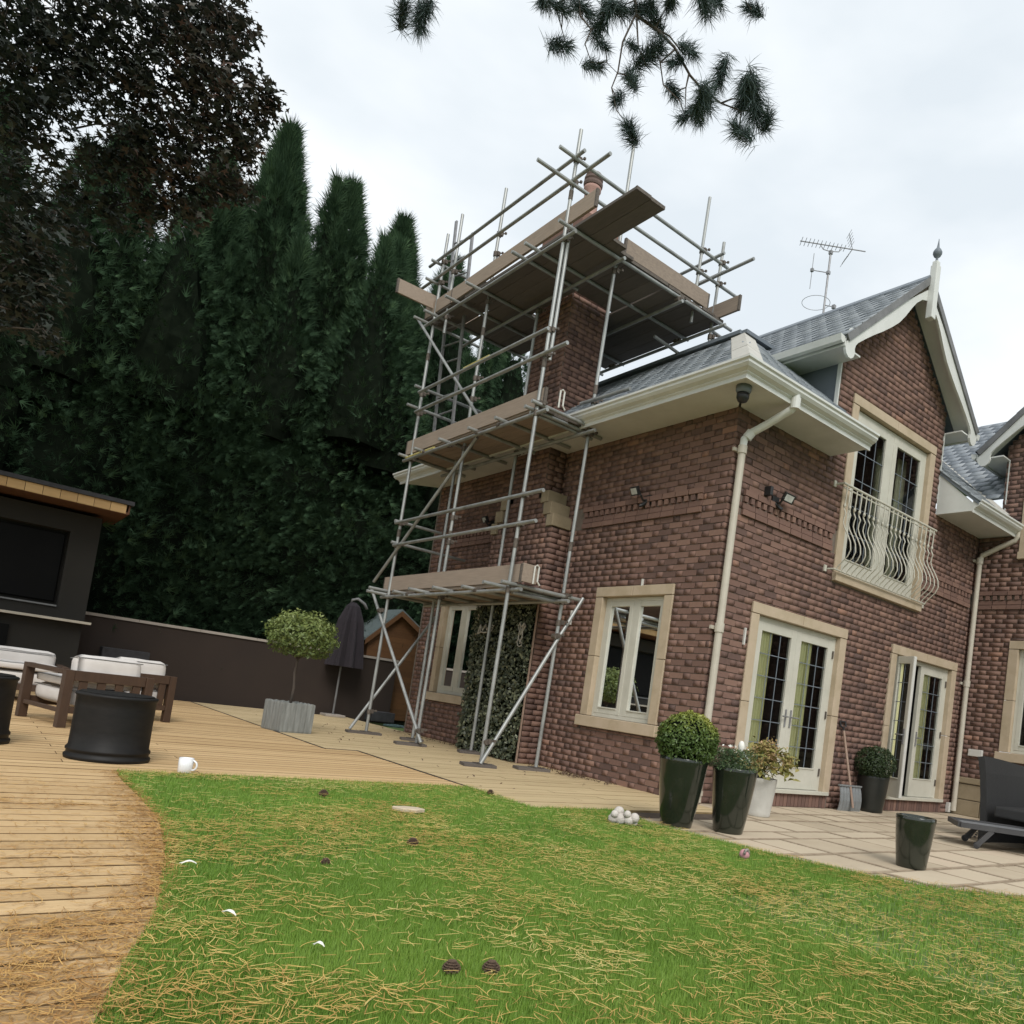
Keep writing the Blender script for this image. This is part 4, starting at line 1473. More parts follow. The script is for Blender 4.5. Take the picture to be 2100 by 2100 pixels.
# top lift, L-shaped round the stack
zb = 6.785
for i, x in enumerate((-1.12, -.888)):
    sboard('platform_board', (x, .85 + .01 * i, zb), (x, 4.75, zb), m=M_oldboard)
    sboard('platform_board', (x, 4.2, zb + .042), (x, 6.1, zb + .042), m=M_oldboard)
for i, x in enumerate((-.656, -.430)):
    sboard('platform_board', (x, 1.80 + .12 * i, zb), (x, 5.70, zb), m=M_oldboard)
for i, x in enumerate((-.195, .035, .265)):
    sboard('platform_board', (x, 1.97, zb), (x, 3.17, zb), m=M_oldboard)
    sboard('platform_board', (x, 4.30, zb), (x, 5.70, zb), m=M_oldboard)
for i, x in enumerate((.520, .752, .984, 1.216, 1.448)):
    sboard('platform_board', (x, 1.98 + .02 * (i % 3), zb), (x, 4.65 + .02 * i, zb), m=M_oldboard)
# toe boards
sboard('toe_board', (-1.235, 2.05, 2.385), (-1.235, 6.02, 2.385), m=M_board, up=(1, 0, 0))
sboard('toe_board', (-1.235, 2.10, 4.62), (-1.235, 5.98, 4.62), m=M_board, up=(1, 0, 0))
sboard('toe_board', (-1.235, 1.60, 6.99), (-1.235, 5.2, 6.93), m=M_board, up=(1, 0, 0))
sboard('toe_board', (-1.225, 5.0, 6.95), (-1.225, 6.1, 6.95), m=M_board, up=(1, 0, 0))
sboard('toe_board', (-1.88, 5.84, 7.04), (.30, 5.84, 7.08), m=M_board, up=(0, 1, 0))
sboard('toe_board', (-.42, 2.02, 6.95), (1.22, 2.02, 6.94), m=M_board, up=(0, 1, 0))
sboard('toe_board', (1.47, 2.55, 6.92), (1.47, 1.62, 6.92), m=M_board, up=(1, 0, 0))
sboard('toe_board', (-1.235, 2.06, 2.40), (-1.02, 2.06, 2.40), m=M_board, up=(0, 1, 0), bands=False)
for z in (2.40, 4.63):
    mb = MB()
    mb.tube([(-1.08, 2.02, z - .12), (-1.08, 2.02, z + .10), (-1.05, 2.02, z + .12), (-1.02, 2.02, z + .10), (-1.02, 2.02, z - .08), (-.98, 2.02, z - .12)], .012, 6)
    mb.build('board_clip', M_plate, SC)

# access ladder inside the frame
ld = thing('ladder', 'alloy ladder standing on the middle boards at the far end of the scaffold', 'ladder', (-.85, 5.4, 4.52))
p0, p1 = Vector((-.85, 5.86, 4.53)), Vector((-1.0, 5.95, 8.69))
q0, q1 = Vector((-.85, 5.30, 4.53)), Vector((-1.0, 5.25, 8.20))
p0, q0 = Vector((-.80, 5.98, 4.53)), Vector((-.80, 5.20, 4.53))
p1, q1 = Vector((-1.02, 5.95, 8.60)), Vector((-1.0, 5.18, 8.15))
q0 = Vector((-.80, 5.35, 4.53))
q1 = Vector((-1.0, 5.32, 8.15))
for a, b in ((p0, p1), (q0, q1)):
    MB().bar(a, b, .03, .06, up=(0, 1, 0)).build('stile', M_alu, ld)
for i in range(13):
    t = (i + .7) / 14
    MB().tube([p0.lerp(p1, t), q0.lerp(q1, t * 1.08)], .014, 8).build('rung', M_alu, ld)

# ---------------------------------------------------------------- fixtures on the walls


def floodlight(w, s, z, label, head=(.03, .16, .10), tilt=0):
    p = w.P(s, z)
    t = thing('floodlight', label, 'floodlight', tuple(p))
    mb = MB()
    w.box(mb, s - .06, s + .06, z - .06, z + .06, 0, .03)
    mb.tube([w.P(s, z, .03), w.P(s - .01, z - .03, .10), w.P(s - .03, z + .02, .17)], .014, 8)
    mb.tube([w.P(s, z - .02, .03), w.P(s + .03, z - .07, .07), w.P(s + .05, z - .09, .10)], .022, 10)
    mb.build('bracket', M_black, t)
    c = w.P(s - head[0], z + head[2], head[1])
    n = (w.n + Vector((0, 0, -.55)) + w.s * tilt).normalized()
    a = w.s.cross(n).normalized()
    b = n.cross(a)
    mb = MB()
    mb.obox(c, b * .075, a * .055, n * .022)
    for i in range(5):
        mb.obox(c - n * .03, b * .004, a * .045, n * .012) if i == 0 else mb.obox(c - n * .03 + b * (.028 * (i - 2)), b * .003, a * .045, n * .012)
    h = mb.build('lamp_head', M_black, t, bevel=.006)
    mb = MB()
    mb.obox(c + n * .0235, b * .055, a * .038, n * .002)
    mb.build('lens', M_lens, h)
    return t


floodlight(WF, .80, 3.60, 'black floodlight and sensor on the front wall left of the balcony', head=(-.10, .13, .06), tilt=-.4)
mb = MB()
WF.box(mb, .60, .65, 3.62, 3.73, 0, .10)
tag(mb.build('motion_sensor', M_black, None, bevel=.006, loc=(.62, 0, 3.62)), 'small black motion sensor beside the front wall floodlight', 'sensor')
floodlight(WW, 1.33, 3.55, 'black floodlight on the side wall between the chimney and the corner', head=(-.12, .14, .10), tilt=.1)
floodlight(WW, 5.05, 3.60, 'black floodlight on the far side wall beyond the chimney breast', head=(-.02, .14, .05), tilt=.1)
t = thing('security_camera', 'dark dome camera under the corner soffit of the house', 'camera', (-.36, -.36, 4.48))
mb = MB()
mb.lathe((-.38, -.38, 4.40), [(.07, 0), (.085, .03), (.085, .078)], 20)
mb.build('mount', M_lead, t, smooth=True)
mb = MB()
mb.lathe((-.38, -.38, 4.30), [(.02, 0), (.05, .015), (.068, .05), (.07, .098)], 20)
mb.build('dome', M_black, t, smooth=True)
for w, s, z, lb in ((WW, .0, 0, None), (WF, .56, 1.95, 'small white door contact on the brick left of the near french door'), (WW, 2.58, 2.07, 'small white sensor strip on the side wall beside the scaffold'), (WW, 1.22, 2.50, 'tiny white clip above the near side window')):
    if lb:
        mb = MB()
        hgt = .05 if z > 2.4 else .11
        w.box(mb, s - .012, s + .012, z - hgt, z + hgt * .8, 0, .03)
        tag(mb.build('wall_sensor', M_plate, None, bevel=.004, loc=tuple(w.P(s, z))), lb, 'sensor')

# television aerial
an = thing('television_aerial', 'grey television aerial on a mast above the slate roof', 'aerial', (5.11, 2.95, 6.3))
MB().tube([(5.11, 2.95, 6.28), (5.11, 2.95, 10.05)], .02, 8).build('mast', M_alu, an)
A0, A1 = Vector((4.629, 3.322, 10.15)), Vector((5.629, 2.546, 10.15))
MB().tube([A0, A1], .011, 6).build('boom', M_alu, an)
bd = (A1 - A0).normalized()
sd = bd.cross(Vector((0, 0, 1))).normalized()
for i in range(12):
    c = A0.lerp(A1, .02 + .66 * i / 11)
    h = .10 - .002 * i
    up_ = (Vector((0, 0, 1)) * .25 + sd).normalized()
    MB().tube([c - up_ * h, c + up_ * h], .0055, 5).build('element', M_alu, an)
c = A0.lerp(A1, .80)
mb = MB()
for sg in (-1, 1):
    e = c + Vector((0, 0, sg * .30)) - bd * .10 * (1 if sg > 0 else 1.6)
    mb.tube([c, e], .007, 5)
    for k in range(5):
        q = c.lerp(e, .25 + .18 * k)
        mb.tube([q - sd * .14, q + sd * .14], .004, 4)
mb.build('reflector', M_alu, an)
mb = MB()
mb.tube([A0.lerp(A1, .32) - Vector((0, 0, .02)), A0.lerp(A1, .36) - Vector((0, 0, .09)), A0.lerp(A1, .47) - Vector((0, 0, .11)), A0.lerp(A1, .60) - Vector((0, 0, .09)), A0.lerp(A1, .64) - Vector((0, 0, .02))], .009, 6)
mb.tube([(5.11, 2.95, 9.62), (4.86, 3.14, 9.62)], .009, 6)
mb.tube([(4.86, 3.14, 9.25), (4.86, 3.14, 9.95)], .006, 6)
mb.tube([(5.11, 2.95, 8.98), (5.24, 2.85, 8.98)], .009, 6)
mb.obox((5.26, 2.84, 8.98), (.03, 0, 0), (0, .03, 0), (0, 0, .035))
mb.obox((4.86, 3.14, 9.62), (.025, 0, 0), (0, .025, 0), (0, 0, .03))
mb.obox((5.11, 2.95, 9.62), (.03, 0, 0), (0, .03, 0), (0, 0, .03))
mb.obox((5.11, 2.95, 10.02), (.03, 0, 0), (0, .03, 0), (0, 0, .035))
mb.build('bracket', M_alu, an)
mb = MB()
mb.tube([Vector((4.98 + .26 * math.cos(2 * math.pi * k / 24), 3.05 + .26 * math.sin(2 * math.pi * k / 24), 9.0)) for k in range(25)], .005, 5)
mb.build('radio_loop', M_alu, an)

# ---------------------------------------------------------------- garden wall, cooking shelter, shed
gw = thing('garden_wall', 'long brown rendered garden wall with pale coping below the hedge', 'wall', (-2, 9.95, 0))
MB().box((-4.9, 9.86, -.05), (.95, 10.06, 1.275)).build('rendered_face', M_render, gw)
x = -4.9
while x < .95:
    MB().box((x, 9.83, 1.277), (min(x + .98, .97), 10.09, 1.325)).build('coping_stone', M_cap, gw)
    x += .985
bq = thing('outdoor_kitchen', 'dark rendered outdoor fireplace shelter with flat timber-edged roof', 'shelter', (-6, 9, 0))
mb = MB()
mb.box((-8.3, 8.75, -.05), (-4.83, 9.8, 1.09))
mb.box((-5.18, 8.9, 1.13), (-4.80, 9.8, 2.80)).box((-8.3, 8.9, 1.13), (-7.9, 9.8, 2.80)).box((-7.9, 9.15, 1.13), (-5.18, 9.8, 2.80))
mb.box((-7.9, 8.9, 2.50), (-5.18, 9.15, 2.80)).box((-7.9, 8.9, 1.13), (-5.18, 9.15, 1.30))
mb.build('rendered_body', M_render2, bq)
MB().box((-8.35, 8.55, 1.092), (-4.74, 8.9, 1.128)).build('mantel_shelf', M_cap2, bq)
MB().box((-8.0, 9.08, 1.38), (-5.22, 9.14, 2.46)).build('television_screen', M_tv, bq, bevel=.01)
MB().box((-7.88, 8.86, 1.302), (-5.19, 8.905, 1.325)).build('recess_lip', M_pole, bq)
MB().box((-7.2, 8.70, .30), (-5.72, 8.752, .93)).build('fire_opening', M_tv, bq)
MB().box((-8.6, 8.25, 2.86), (-4.56, 9.95, 2.90)).build('soffit_boards', M_redwood, bq)
x = -8.6
while x < -4.6:
    MB().box((x + .003, 8.225, 2.87), (min(x + .208, -4.555), 8.25, 3.005)).build('fascia_block', M_pine_t, bq)
    x += .211
MB().box((-8.66, 8.19, 3.01), (-4.50, 10.0, 3.07)).build('felt_roof', M_felt, bq)
MB().box((-4.562, 8.25, 2.87), (-4.54, 9.95, 3.005)).build('side_fascia', M_redwood, bq)
mb = MB()
mb.lathe((-5.80, 8.60, .50), [(.04, 0), (.045, .02), (.03, .08), (.0, .1)], 12)
mb.lathe((-5.80, 8.60, 0.0), [(.14, 0), (.14, .02), (.02, .04), (.02, .50)], 12)
tag(mb.build('fire_tool', M_alu, None, loc=(-5.80, 8.6, 0)), 'small pale-topped stand beside the dark fireplace opening', 'stand')
mb = MB()
mb.box((-4.42, 9.5, 0), (-3.72, 9.84, .78))
tag(mb.build('storage_box', M_felt, None, bevel=.01, loc=(-4.1, 9.6, 0)), 'low black storage box against the brown garden wall behind the cushions', 'box')

sh = thing('garden_shed', 'orange timber shed with a green felt roof behind the scaffold', 'shed', (1.3, 10.9, 0))
sx0, sx1, sy = .42, 2.35, 10.3
apx, apz, evz = (sx0 + sx1) / 2 - .35, 2.36, 1.72
k = 0
z = 0.02
while z < 2.3:
    z1_ = z + .118
    if z < 1.72:
        a_, b_ = sx0, 2.05
    else:
        t_ = (z - 1.72) / .62
        a_, b_ = sx0 + (apx - sx0) * t_, 2.05 - (2.05 - apx) * t_
    if b_ - a_ > .1:
        MB().box((a_, sy - .015 - .01 * (k % 1), z), (b_, sy + .02, z1_)).build('weatherboard', M_shed, sh)
    z += .121
    k += 1
MB().box((sx0 + .05, sy + .03, 0), (2.0, 12.3, 1.72)).build('shed_body', M_shed, sh)
for sg, ex in ((-1, sx0 - .12), (1, 2.17)):
    MB().prism([(apx, sy - .12, 2.40), (ex, sy - .12, 1.66), (ex, sy - .12, 1.72), (apx, sy - .12, 2.46)], (0, 2.3, 0)).build('felt_slope', M_shroof, sh)
    MB().prism([(apx, sy - .14, 2.30), (ex, sy - .14, 1.56), (ex, sy - .14, 1.68), (apx, sy - .14, 2.42)], (0, .02, 0)).build('shed_bargeboard', M_shed, sh)

# ---------------------------------------------------------------- furniture on the deck


def cushion(c, sx, sy_, sz, parent, rz=0, tilt=0):
    """soft box with rounded edges and a slight crown"""
    mb = MB()
    n = 6
    vs, fs = [], []
    bm = []
    for fz in (0, 1):
        pass
    # rounded slab from a grid
    N = 8
    idx = {}
    for k in range(N + 1):
        for j in range(N + 1):
            for i in range(N + 1):
                if i in (0, N) or j in (0, N) or k in (0, N):
                    p = Vector((2 * i / N - 1, 2 * j / N - 1, 2 * k / N - 1))
                    q = Vector((p.x * sx / 2, p.y * sy_ / 2, p.z * sz / 2))
                    r = min(sx, sy_, sz) * .42
                    cc = Vector((max(-sx / 2 + r, min(sx / 2 - r, q.x)), max(-sy_ / 2 + r, min(sy_ / 2 - r, q.y)), max(-sz / 2 + r, min(sz / 2 - r, q.z))))
                    d = q - cc
                    if d.length > 1e-6:
                        q = cc + d * min(1.0, r / d.length)
                    q += Vector((0, 0, .008 * noise.noise(q * 6 + Vector(c))))
                    idx[(i, j, k)] = len(vs)
                    vs.append(q)
    for a in range(N):
        for b in range(N):
            for s_ in (0, N):
                for pat in (lambda u, v: (u, v, s_), lambda u, v: (u, s_, v), lambda u, v: (s_, u, v)):
                    fs.append((idx[pat(a, b)], idx[pat(a + 1, b)], idx[pat(a + 1, b + 1)], idx[pat(a, b + 1)]))
    mt = Matrix.Rotation(rz, 3, 'Z') @ Matrix.Rotation(tilt, 3, 'X')
    mb.add([Vector(c) + mt @ v for v in vs], fs)
    o = mb.build('cushion', M_cush, parent, smooth=True)
    bm_ = MB()
    # piping along the top edge
    e = .97
    pts = [Vector((a * sx / 2 * e, b * sy_ / 2 * e, sz / 2 * .72)) for a, b in ((-1, -1), (1, -1), (1, 1), (-1, 1), (-1, -1))]
    bm_.tube([Vector(c) + mt @ p for p in pts], .004, 5)
    bm_.build('piping', M_pole, o)
    return o


def lounge_seat(name, label, cat, org, ang, wd, dp, seats=1, bh=.55):
    """wooden lounge seat: slatted back along local x, arms along local y"""
    t = thing(name, label, cat, org, 'brown lounge seats with pale cushions')
    R_ = Matrix.Rotation(ang, 3, 'Z')

    def L(x, y_, z_):
        return Vector(org) + R_ @ Vector((x, y_, z_))

    def bx(nm, a, b, m=M_sofaw):
        c = [(p + q) / 2 for p, q in zip(a, b)]
        h = [abs(q - p) / 2 for p, q in zip(a, b)]
        mb = MB()
        mb.obox(L(*c), R_ @ Vector((h[0], 0, 0)), R_ @ Vector((0, h[1], 0)), Vector((0, 0, h[2])))
        return mb.build(nm, m, t, bevel=.004)
    for x_, y_ in ((0, 0), (wd - .08, 0), (0, dp - .08), (wd - .08, dp - .08)):
        bx('leg', (x_, y_, 0), (x_ + .08, y_ + .08, bh))
    bx('top_rail', (.081, .01, bh - .10), (wd - .081, .06, bh - .001))
    bx('bottom_rail', (.081, .01, .14), (wd - .081, .06, .20))
    n_ = max(4, int(wd / .17))
    for i in range(n_):
        x_ = .081 + (wd - .162) * (i + .62) / n_
        bx('slat', (x_ - .045, .02, .201), (x_ + .03, .045, bh - .101))
    for x_ in (0, wd - .08):
        bx('arm_rest', (x_, .081, bh - .045), (x_ + .08, dp - .081, bh - .002))
        bx('side_rail', (x_ + .02, .081, .14), (x_ + .06, dp - .081, .18))
    bx('front_rail', (.081, dp - .06, .14), (wd - .081, dp - .02, .22))
    sw = (wd - .18) / seats
    for i in range(seats):
        c0 = .09 + sw * (i + .5)
        cushion(L(c0, dp / 2 + .02, .29), sw - .01, dp - .12, .19, t, ang)
        cushion(L(c0, dp / 2 + .06, .43), sw - .02, dp - .2, .10, t, ang)
        cushion(L(c0, .14, bh - .02 + .04), sw - .02, .18, .28, t, ang, R(-7))
    return t


lounge_seat('garden_armchair', 'brown slatted armchair with pale cushions behind the black drum', 'armchair', (-5.45, 3.15, 0), R(16), .82, 1.0, bh=.56)
lounge_seat('garden_armchair', 'second brown armchair with pale cushions, nearer the potted tree', 'armchair', (-4.93, 4.62, 0), R(14), .78, .9, bh=.56)
sf = lounge_seat('garden_sofa', 'long pale-cushioned garden sofa below the fireplace shelf at far left', 'sofa', (-5.15, 6.9, 0), R(180), 2.6, .9, 3, bh=.48)

def drum(c, r, h, label):
    t = thing('drum_table', label, 'side table', c, 'round black drum tables')
    mb = MB()
    mb.lathe(c, [(r * 1.04, 0), (r * 1.06, .015), (r * 1.06, .03), (r * 1.01, .04), (r * 1.01, .06), (r * 1.04, .066), (r * 1.04, .08), (r * .985, .10), (r * .98, h * .45), (r * .98, h * .8), (r * .99, h - .03), (r * 1.02, h - .02), (r * 1.02, h - .006), (r * .99, h), (r * .93, h + .001)], 48)
    b_ = mb.build('drum_body', M_barrel, t, smooth=False)
    mb = MB()
    mb.lathe((c[0], c[1], h + .002), [(r * .92, 0), (r * .92, .006), (r * .90, .009)], 48)
    mb.build('table_top', M_barrel, t)
    for p in b_.data.polygons:
        p.use_smooth = len(p.vertices) == 4
    return t


drum((-5.30, 1.03, 0), .265, .49, 'ribbed black drum table at the lawn corner of the deck')
drum((-6.14, 1.70, 0), .265, .51, 'black drum table cut by the left edge beside the sofa')

mg = thing('coffee_mug', 'white coffee mug left on the deck edge by the lawn', 'mug', (-4.878, .50, 0))
mb = MB()
mb.lathe((-4.878, .50, 0), [(.044, 0), (.048, .004), (.05, .05), (.051, .108), (.047, .108), (.045, .06), (.043, .012), (.0, .010)], 28)
mb.build('cup', M_mug, mg, smooth=True)
mb = MB()
hd = (r2.x, r2.y)
mb.tube([(-4.878 + hd[0] * (.048 + .036 * math.sin(a)), .50 + hd[1] * (.048 + .036 * math.sin(a)), .058 + .036 * math.cos(a)) for a in [math.pi * k / 10 for k in range(11)]], .007, 8)
mb.build('handle', M_mug, mg, smooth=True)


# ---- plants
def leaf_cloud(name, pts, nrm, size, m, parent, shape='leaf', jit=.5, tone=None, kind='stuff'):
    """one small leaf per point, facing roughly along nrm"""
    n = len(pts)
    pts = np.asarray(pts, float)
    nrm = np.asarray(nrm, float) + rng.normal(0, jit, (n, 3))
    nrm /= np.linalg.norm(nrm, axis=1)[:, None] + 1e-9
    rd = rng.normal(0, 1, (n, 3))
    u = np.cross(nrm, rd)
    u /= np.linalg.norm(u, axis=1)[:, None] + 1e-9
    v = np.cross(nrm, u)
    sz = (np.asarray(size) * rng.uniform(.7, 1.3, n))[:, None]
    if shape == 'leaf':
        tpl = [(-1, 0), (-.1, -.42), (1, 0), (-.1, .42)]
    elif shape == 'long':
        tpl = [(-1, 0), (0, -.2), (1, 0), (0, .2)]
    else:
        tpl = [(-1, -.15), (-.1, -.6), (1, 0), (-.1, .6)]
    Vv = np.stack([pts + u * sz * a + v * sz * b + nrm * sz * (.18 if i in (1, 3) else 0) for i, (a, b) in enumerate(tpl)], 1).reshape(-1, 3)
    Fc = np.arange(n * 4).reshape(-1, 4)
    tn = tone if tone is not None else rng.uniform(0, 1, n)
    return npmesh(name, Vv, Fc, m, parent, tn, kind=kind)


def rand_dirs(n):
    d = rng.normal(0, 1, (n, 3))
    return d / np.linalg.norm(d, axis=1)[:, None]


def planter_square(c, rz):
    t = thing('potted_tree', 'clipped lollipop tree in a ribbed grey square planter on the deck', 'potted tree', c)
    h, q = .40, .235
    mb = MB()
    N = 18
    ring = []
    for s_ in range(4):
        a0, a1 = math.pi / 4 + s_ * math.pi / 2, math.pi / 4 + (s_ + 1) * math.pi / 2
        p_, q_ = Vector((math.cos(a0), math.sin(a0))) * q * 1.414, Vector((math.cos(a1), math.sin(a1))) * q * 1.414
        for k in range(N):
            o = p_.lerp(q_, k / N)
            n_ = ((p_ + q_) / 2).normalized()
            ring.append(o + n_ * (.0025 * math.sin(k * 2.1) + .002 * math.sin(k * 5.3)))
    cr_, sr_ = math.cos(rz), math.sin(rz)
    P = lambda v, z_, f: (c[0] + (v.x * cr_ - v.y * sr_) * f, c[1] + (v.x * sr_ + v.y * cr_) * f, z_)
    L = len(ring)
    lv = [(0, .97), (.02, 1.0), (.2, 1.005), (h - .02, 1.0), (h, .99), (h, .90), (h - .04, .89)]
    vs = [P(v, z_ + (.006 * math.sin(i * 1.7) if z_ == h else 0), f) for z_, f in lv for i, v in enumerate(ring)]
    fs = [(i * L + k, i * L + (k + 1) % L, (i + 1) * L + (k + 1) % L, (i + 1) * L + k) for i in range(len(lv) - 1) for k in range(L)]
    fs.append(tuple(range(L))[::-1])
    fs.append(tuple((len(lv) - 1) * L + k for k in range(L)))
    mb.add(vs, fs)
    mb.build('square_planter', M_zinc, t)
    mb = MB()
    x_, y_ = c[0], c[1]
    mb.tube([(x_, y_, h - .05), (x_ + .012, y_, .6), (x_ - .008, y_ + .01, .8), (x_, y_, .98), (x_ + .01, y_, 1.1)], [.021, .018, .017, .018, .010], 8)
    tr = mb.build('trunk', M_bark, t, smooth=True)
    mb = MB()
    for k in range(26):
        a = rng.uniform(0, 2 * math.pi)
        e = Vector((x_ + .34 * math.cos(a) * rng.uniform(.5, 1), y_ + .34 * math.sin(a) * rng.uniform(.5, 1), 1.08 + rng.uniform(-.02, .35)))
        m_ = Vector((x_, y_, 1.0)).lerp(e, .5) + Vector((0, 0, -.02))
        mb.tube([(x_, y_, .97 + .04 * rng.uniform()), m_, e], [.006, .004, .002], 4)
    mb.build('branches', M_bark, tr, kind='stuff')
    n = 4200
    d = rand_dirs(n)
    rad = .45 * (.60 + .40 * rng.uniform(0, 1, n) ** .5)
    bump = np.array([.34 * noise.noise(Vector(v) * 3.2) + .15 * noise.noise(Vector(v) * 8) for v in d])
    P_ = np.stack([x_ + d[:, 0] * rad * (1 + bump), y_ + d[:, 1] * rad * (1 + bump), 1.32 + d[:, 2] * rad * .70 * (1 + bump)], 1)
    keep = P_[:, 2] > 1.03
    P_, d = P_[keep], d[keep]
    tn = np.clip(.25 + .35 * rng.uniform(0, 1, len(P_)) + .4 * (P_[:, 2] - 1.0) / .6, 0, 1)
    leaf_cloud('crown', P_, d + np.array([0, 0, .5]), .027, M_ftree, t, jit=.8, tone=tn)
    return t


planter_square((-2.72, 5.02, 0), R(12))


def tall_pot(c, h, rt, rb, m, parent, belly=1.0, wall=.03, name='pot'):
    mb = MB()
    prof = [(rb, 0), (rb * 1.06, .01)]
    for k in range(1, 10):
        t = k / 9
        prof.append((rb + (rt - rb) * (t ** .75) * (1 + .05 * belly * math.sin(math.pi * t)), h * t))
    prof = prof[:-1] + [(rt, h - .03), (rt * 1.0, h - .006), (rt - .004, h), (rt - wall, h), (rt - wall - .005, h - .06)]
    mb.lathe(c, prof, 40, flute=lambda k, n, z_: 1)
    return mb.build(name, m, parent, smooth=True)


def soil(c, z_, r, parent):
    MB().lathe((c[0], c[1], z_), [(r, 0), (r * .9, .012)], 24).build('soil', M_joist, parent)


# big glossy planter with a box ball
A_ = (-1.545, -1.33, 0)
t = thing('glossy_planter', 'tall glossy dark planter holding a yellow-green clipped box ball', 'planter', A_)
tall_pot(A_, .575, .205, .125, M_glaze, t)
soil(A_, .53, .17, t)
n = 6500
d = rand_dirs(n)
rad = .262 * (.80 + .20 * rng.uniform(0, 1, n) ** .5)
bump = np.array([.10 * noise.noise(Vector(v) * 4) + .06 * noise.noise(Vector(v) * 11) for v in d])
P_ = np.array([A_[0] + .015, A_[1], .715]) + d * (rad * (1 + bump))[:, None] * np.array([1, 1, .95])
keep = P_[:, 2] > .54
P_, d = P_[keep], d[keep]
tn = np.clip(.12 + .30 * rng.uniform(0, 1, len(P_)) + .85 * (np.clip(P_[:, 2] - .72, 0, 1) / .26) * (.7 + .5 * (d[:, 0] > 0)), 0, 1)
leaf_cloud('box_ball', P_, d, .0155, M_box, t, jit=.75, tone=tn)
MB().lathe((A_[0], A_[1], .5), [(.06, 0), (.19, .1), (.215, .22), (.18, .36), (.08, .42)], 20).build('shade_core', M_core, t)  # solid dark core paints the shade within the ball
B_ = (-1.155, -1.565, 0)
t = thing('glossy_planter', 'tall glossy dark planter with low green bedding and white flowers', 'planter', B_)
tall_pot(B_, .545, .19, .12, M_glaze, t)
soil(B_, .50, .16, t)
n = 2600
P_ = np.stack([B_[0] - .03 + rng.normal(0, .10, n), B_[1] + .03 + rng.normal(0, .10, n), .53 + rng.uniform(0, 1, n) ** 1.3 * .17], 1)
leaf_cloud('bedding_plants', P_, np.tile([0, 0, 1.], (n, 1)), .017, M_herb, t, jit=.9, shape='long', tone=rng.uniform(0, 1, n) ** 1.6)
P_ = np.stack([B_[0] + rng.normal(0, .07, 26), B_[1] + .08 + rng.normal(0, .05, 26), .69 + rng.uniform(-.03, .04, 26)], 1)
leaf_cloud('white_flowers', P_, np.tile([0, 0, 1.], (26, 1)), .016, M_petal, t, jit=.6)
mb = MB()
tip = Vector((B_[0] + .10, B_[1] + .05, .70))
mb.lathe(tuple(tip), [(.012, -.03), (.022, 0), (.03, .03), (.022, .06), (.01, .075)], 12)
mb.tube([tip, tip + Vector((.06, -.07, -.10))], .010, 8)
mb.build('plant_light', M_petal, t, smooth=True)
W_ = (.30, -.70, 0)
t = thing('white_planter', 'weathered white pot of faded hydrangea by the near french door', 'planter', W_)
tall_pot(W_, .40, .175, .135, M_wpot, t, belly=.8)
n = 900
cc = []
for k in range(34):
    a = rng.uniform(0, 2 * math.pi)
    q = .30 * math.sqrt(rng.uniform())
    cc.append((W_[0] + .04 + q * math.cos(a), W_[1] + q * math.sin(a), .50 + .30 * (1 - (q / .32) ** 2) * rng.uniform(.3, 1)))
cc = np.array(cc)
P_ = np.concatenate([c_ + rng.normal(0, .032, (70, 3)) for c_ in cc])
tn = np.concatenate([np.clip(np.full(70, .45 + .35 * rng.uniform()) + rng.normal(0, .14, 70), 0, 1) for _ in cc])
leaf_cloud('faded_flower_heads', P_, np.tile([0, 0, 1.], (len(P_), 1)), .015, M_hyd, t, jit=1.2, tone=tn, shape='wide')
P_ = np.concatenate([c_ + np.array([0, 0, -.05]) + rng.normal(0, .055, (13, 3)) for c_ in cc])
leaf_cloud('hydrangea_leaves', P_, np.tile([0, 0, 1.], (len(P_), 1)) + (P_ - np.array([*W_[:2], .4])) * 2, .048, M_hyd, t, jit=.6, tone=rng.uniform(0, .45, len(P_)))
mb = MB()
for k in range(18):
    c_ = cc[k]
    mb.tube([(W_[0] + rng.normal(0, .04), W_[1] + rng.normal(0, .04), .36), tuple((np.array([W_[0], W_[1], .42]) + c_) / 2 + .01), tuple(c_)], .005, 4)
mb.build('stems', M_bark, t, kind='stuff')
D_ = (3.40, -.17, 0)
t = thing('matt_planter', 'matt black pot with a dark clipped shrub beside the open door', 'planter', D_)
tall_pot(D_, .49, .21, .155, M_glaze2, t, belly=.5)
n = 6500
d = rand_dirs(n)
rad = .30 * (.78 + .22 * rng.uniform(0, 1, n) ** .5)
bump = np.array([.10 * noise.noise(Vector(v) * 3.5) for v in d])
P_ = np.array([D_[0] - .03, D_[1] - .02, .66]) + d * (rad * (1 + bump))[:, None] * np.array([1, .9, .78])
keep = (P_[:, 2] > .47) & (P_[:, 1] < -.01)
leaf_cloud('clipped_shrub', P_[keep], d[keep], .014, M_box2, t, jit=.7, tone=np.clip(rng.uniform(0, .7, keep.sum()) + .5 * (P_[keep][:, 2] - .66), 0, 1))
MB().lathe((D_[0] - .03, D_[1] - .02, .45), [(.08, 0), (.14, .12), (.14, .25), (.10, .36)], 18).build('shade_core', M_core, t)  # shade inside the shrub painted as a solid dark core
E_ = (-.50, -2.86, 0)
t = thing('glossy_planter', 'empty glossy dark pot standing alone on the patio', 'planter', E_)
tall_pot(E_, .395, .148, .105, M_glaze, t, belly=1.2, wall=.018)
soil(E_, .30, .125, t)

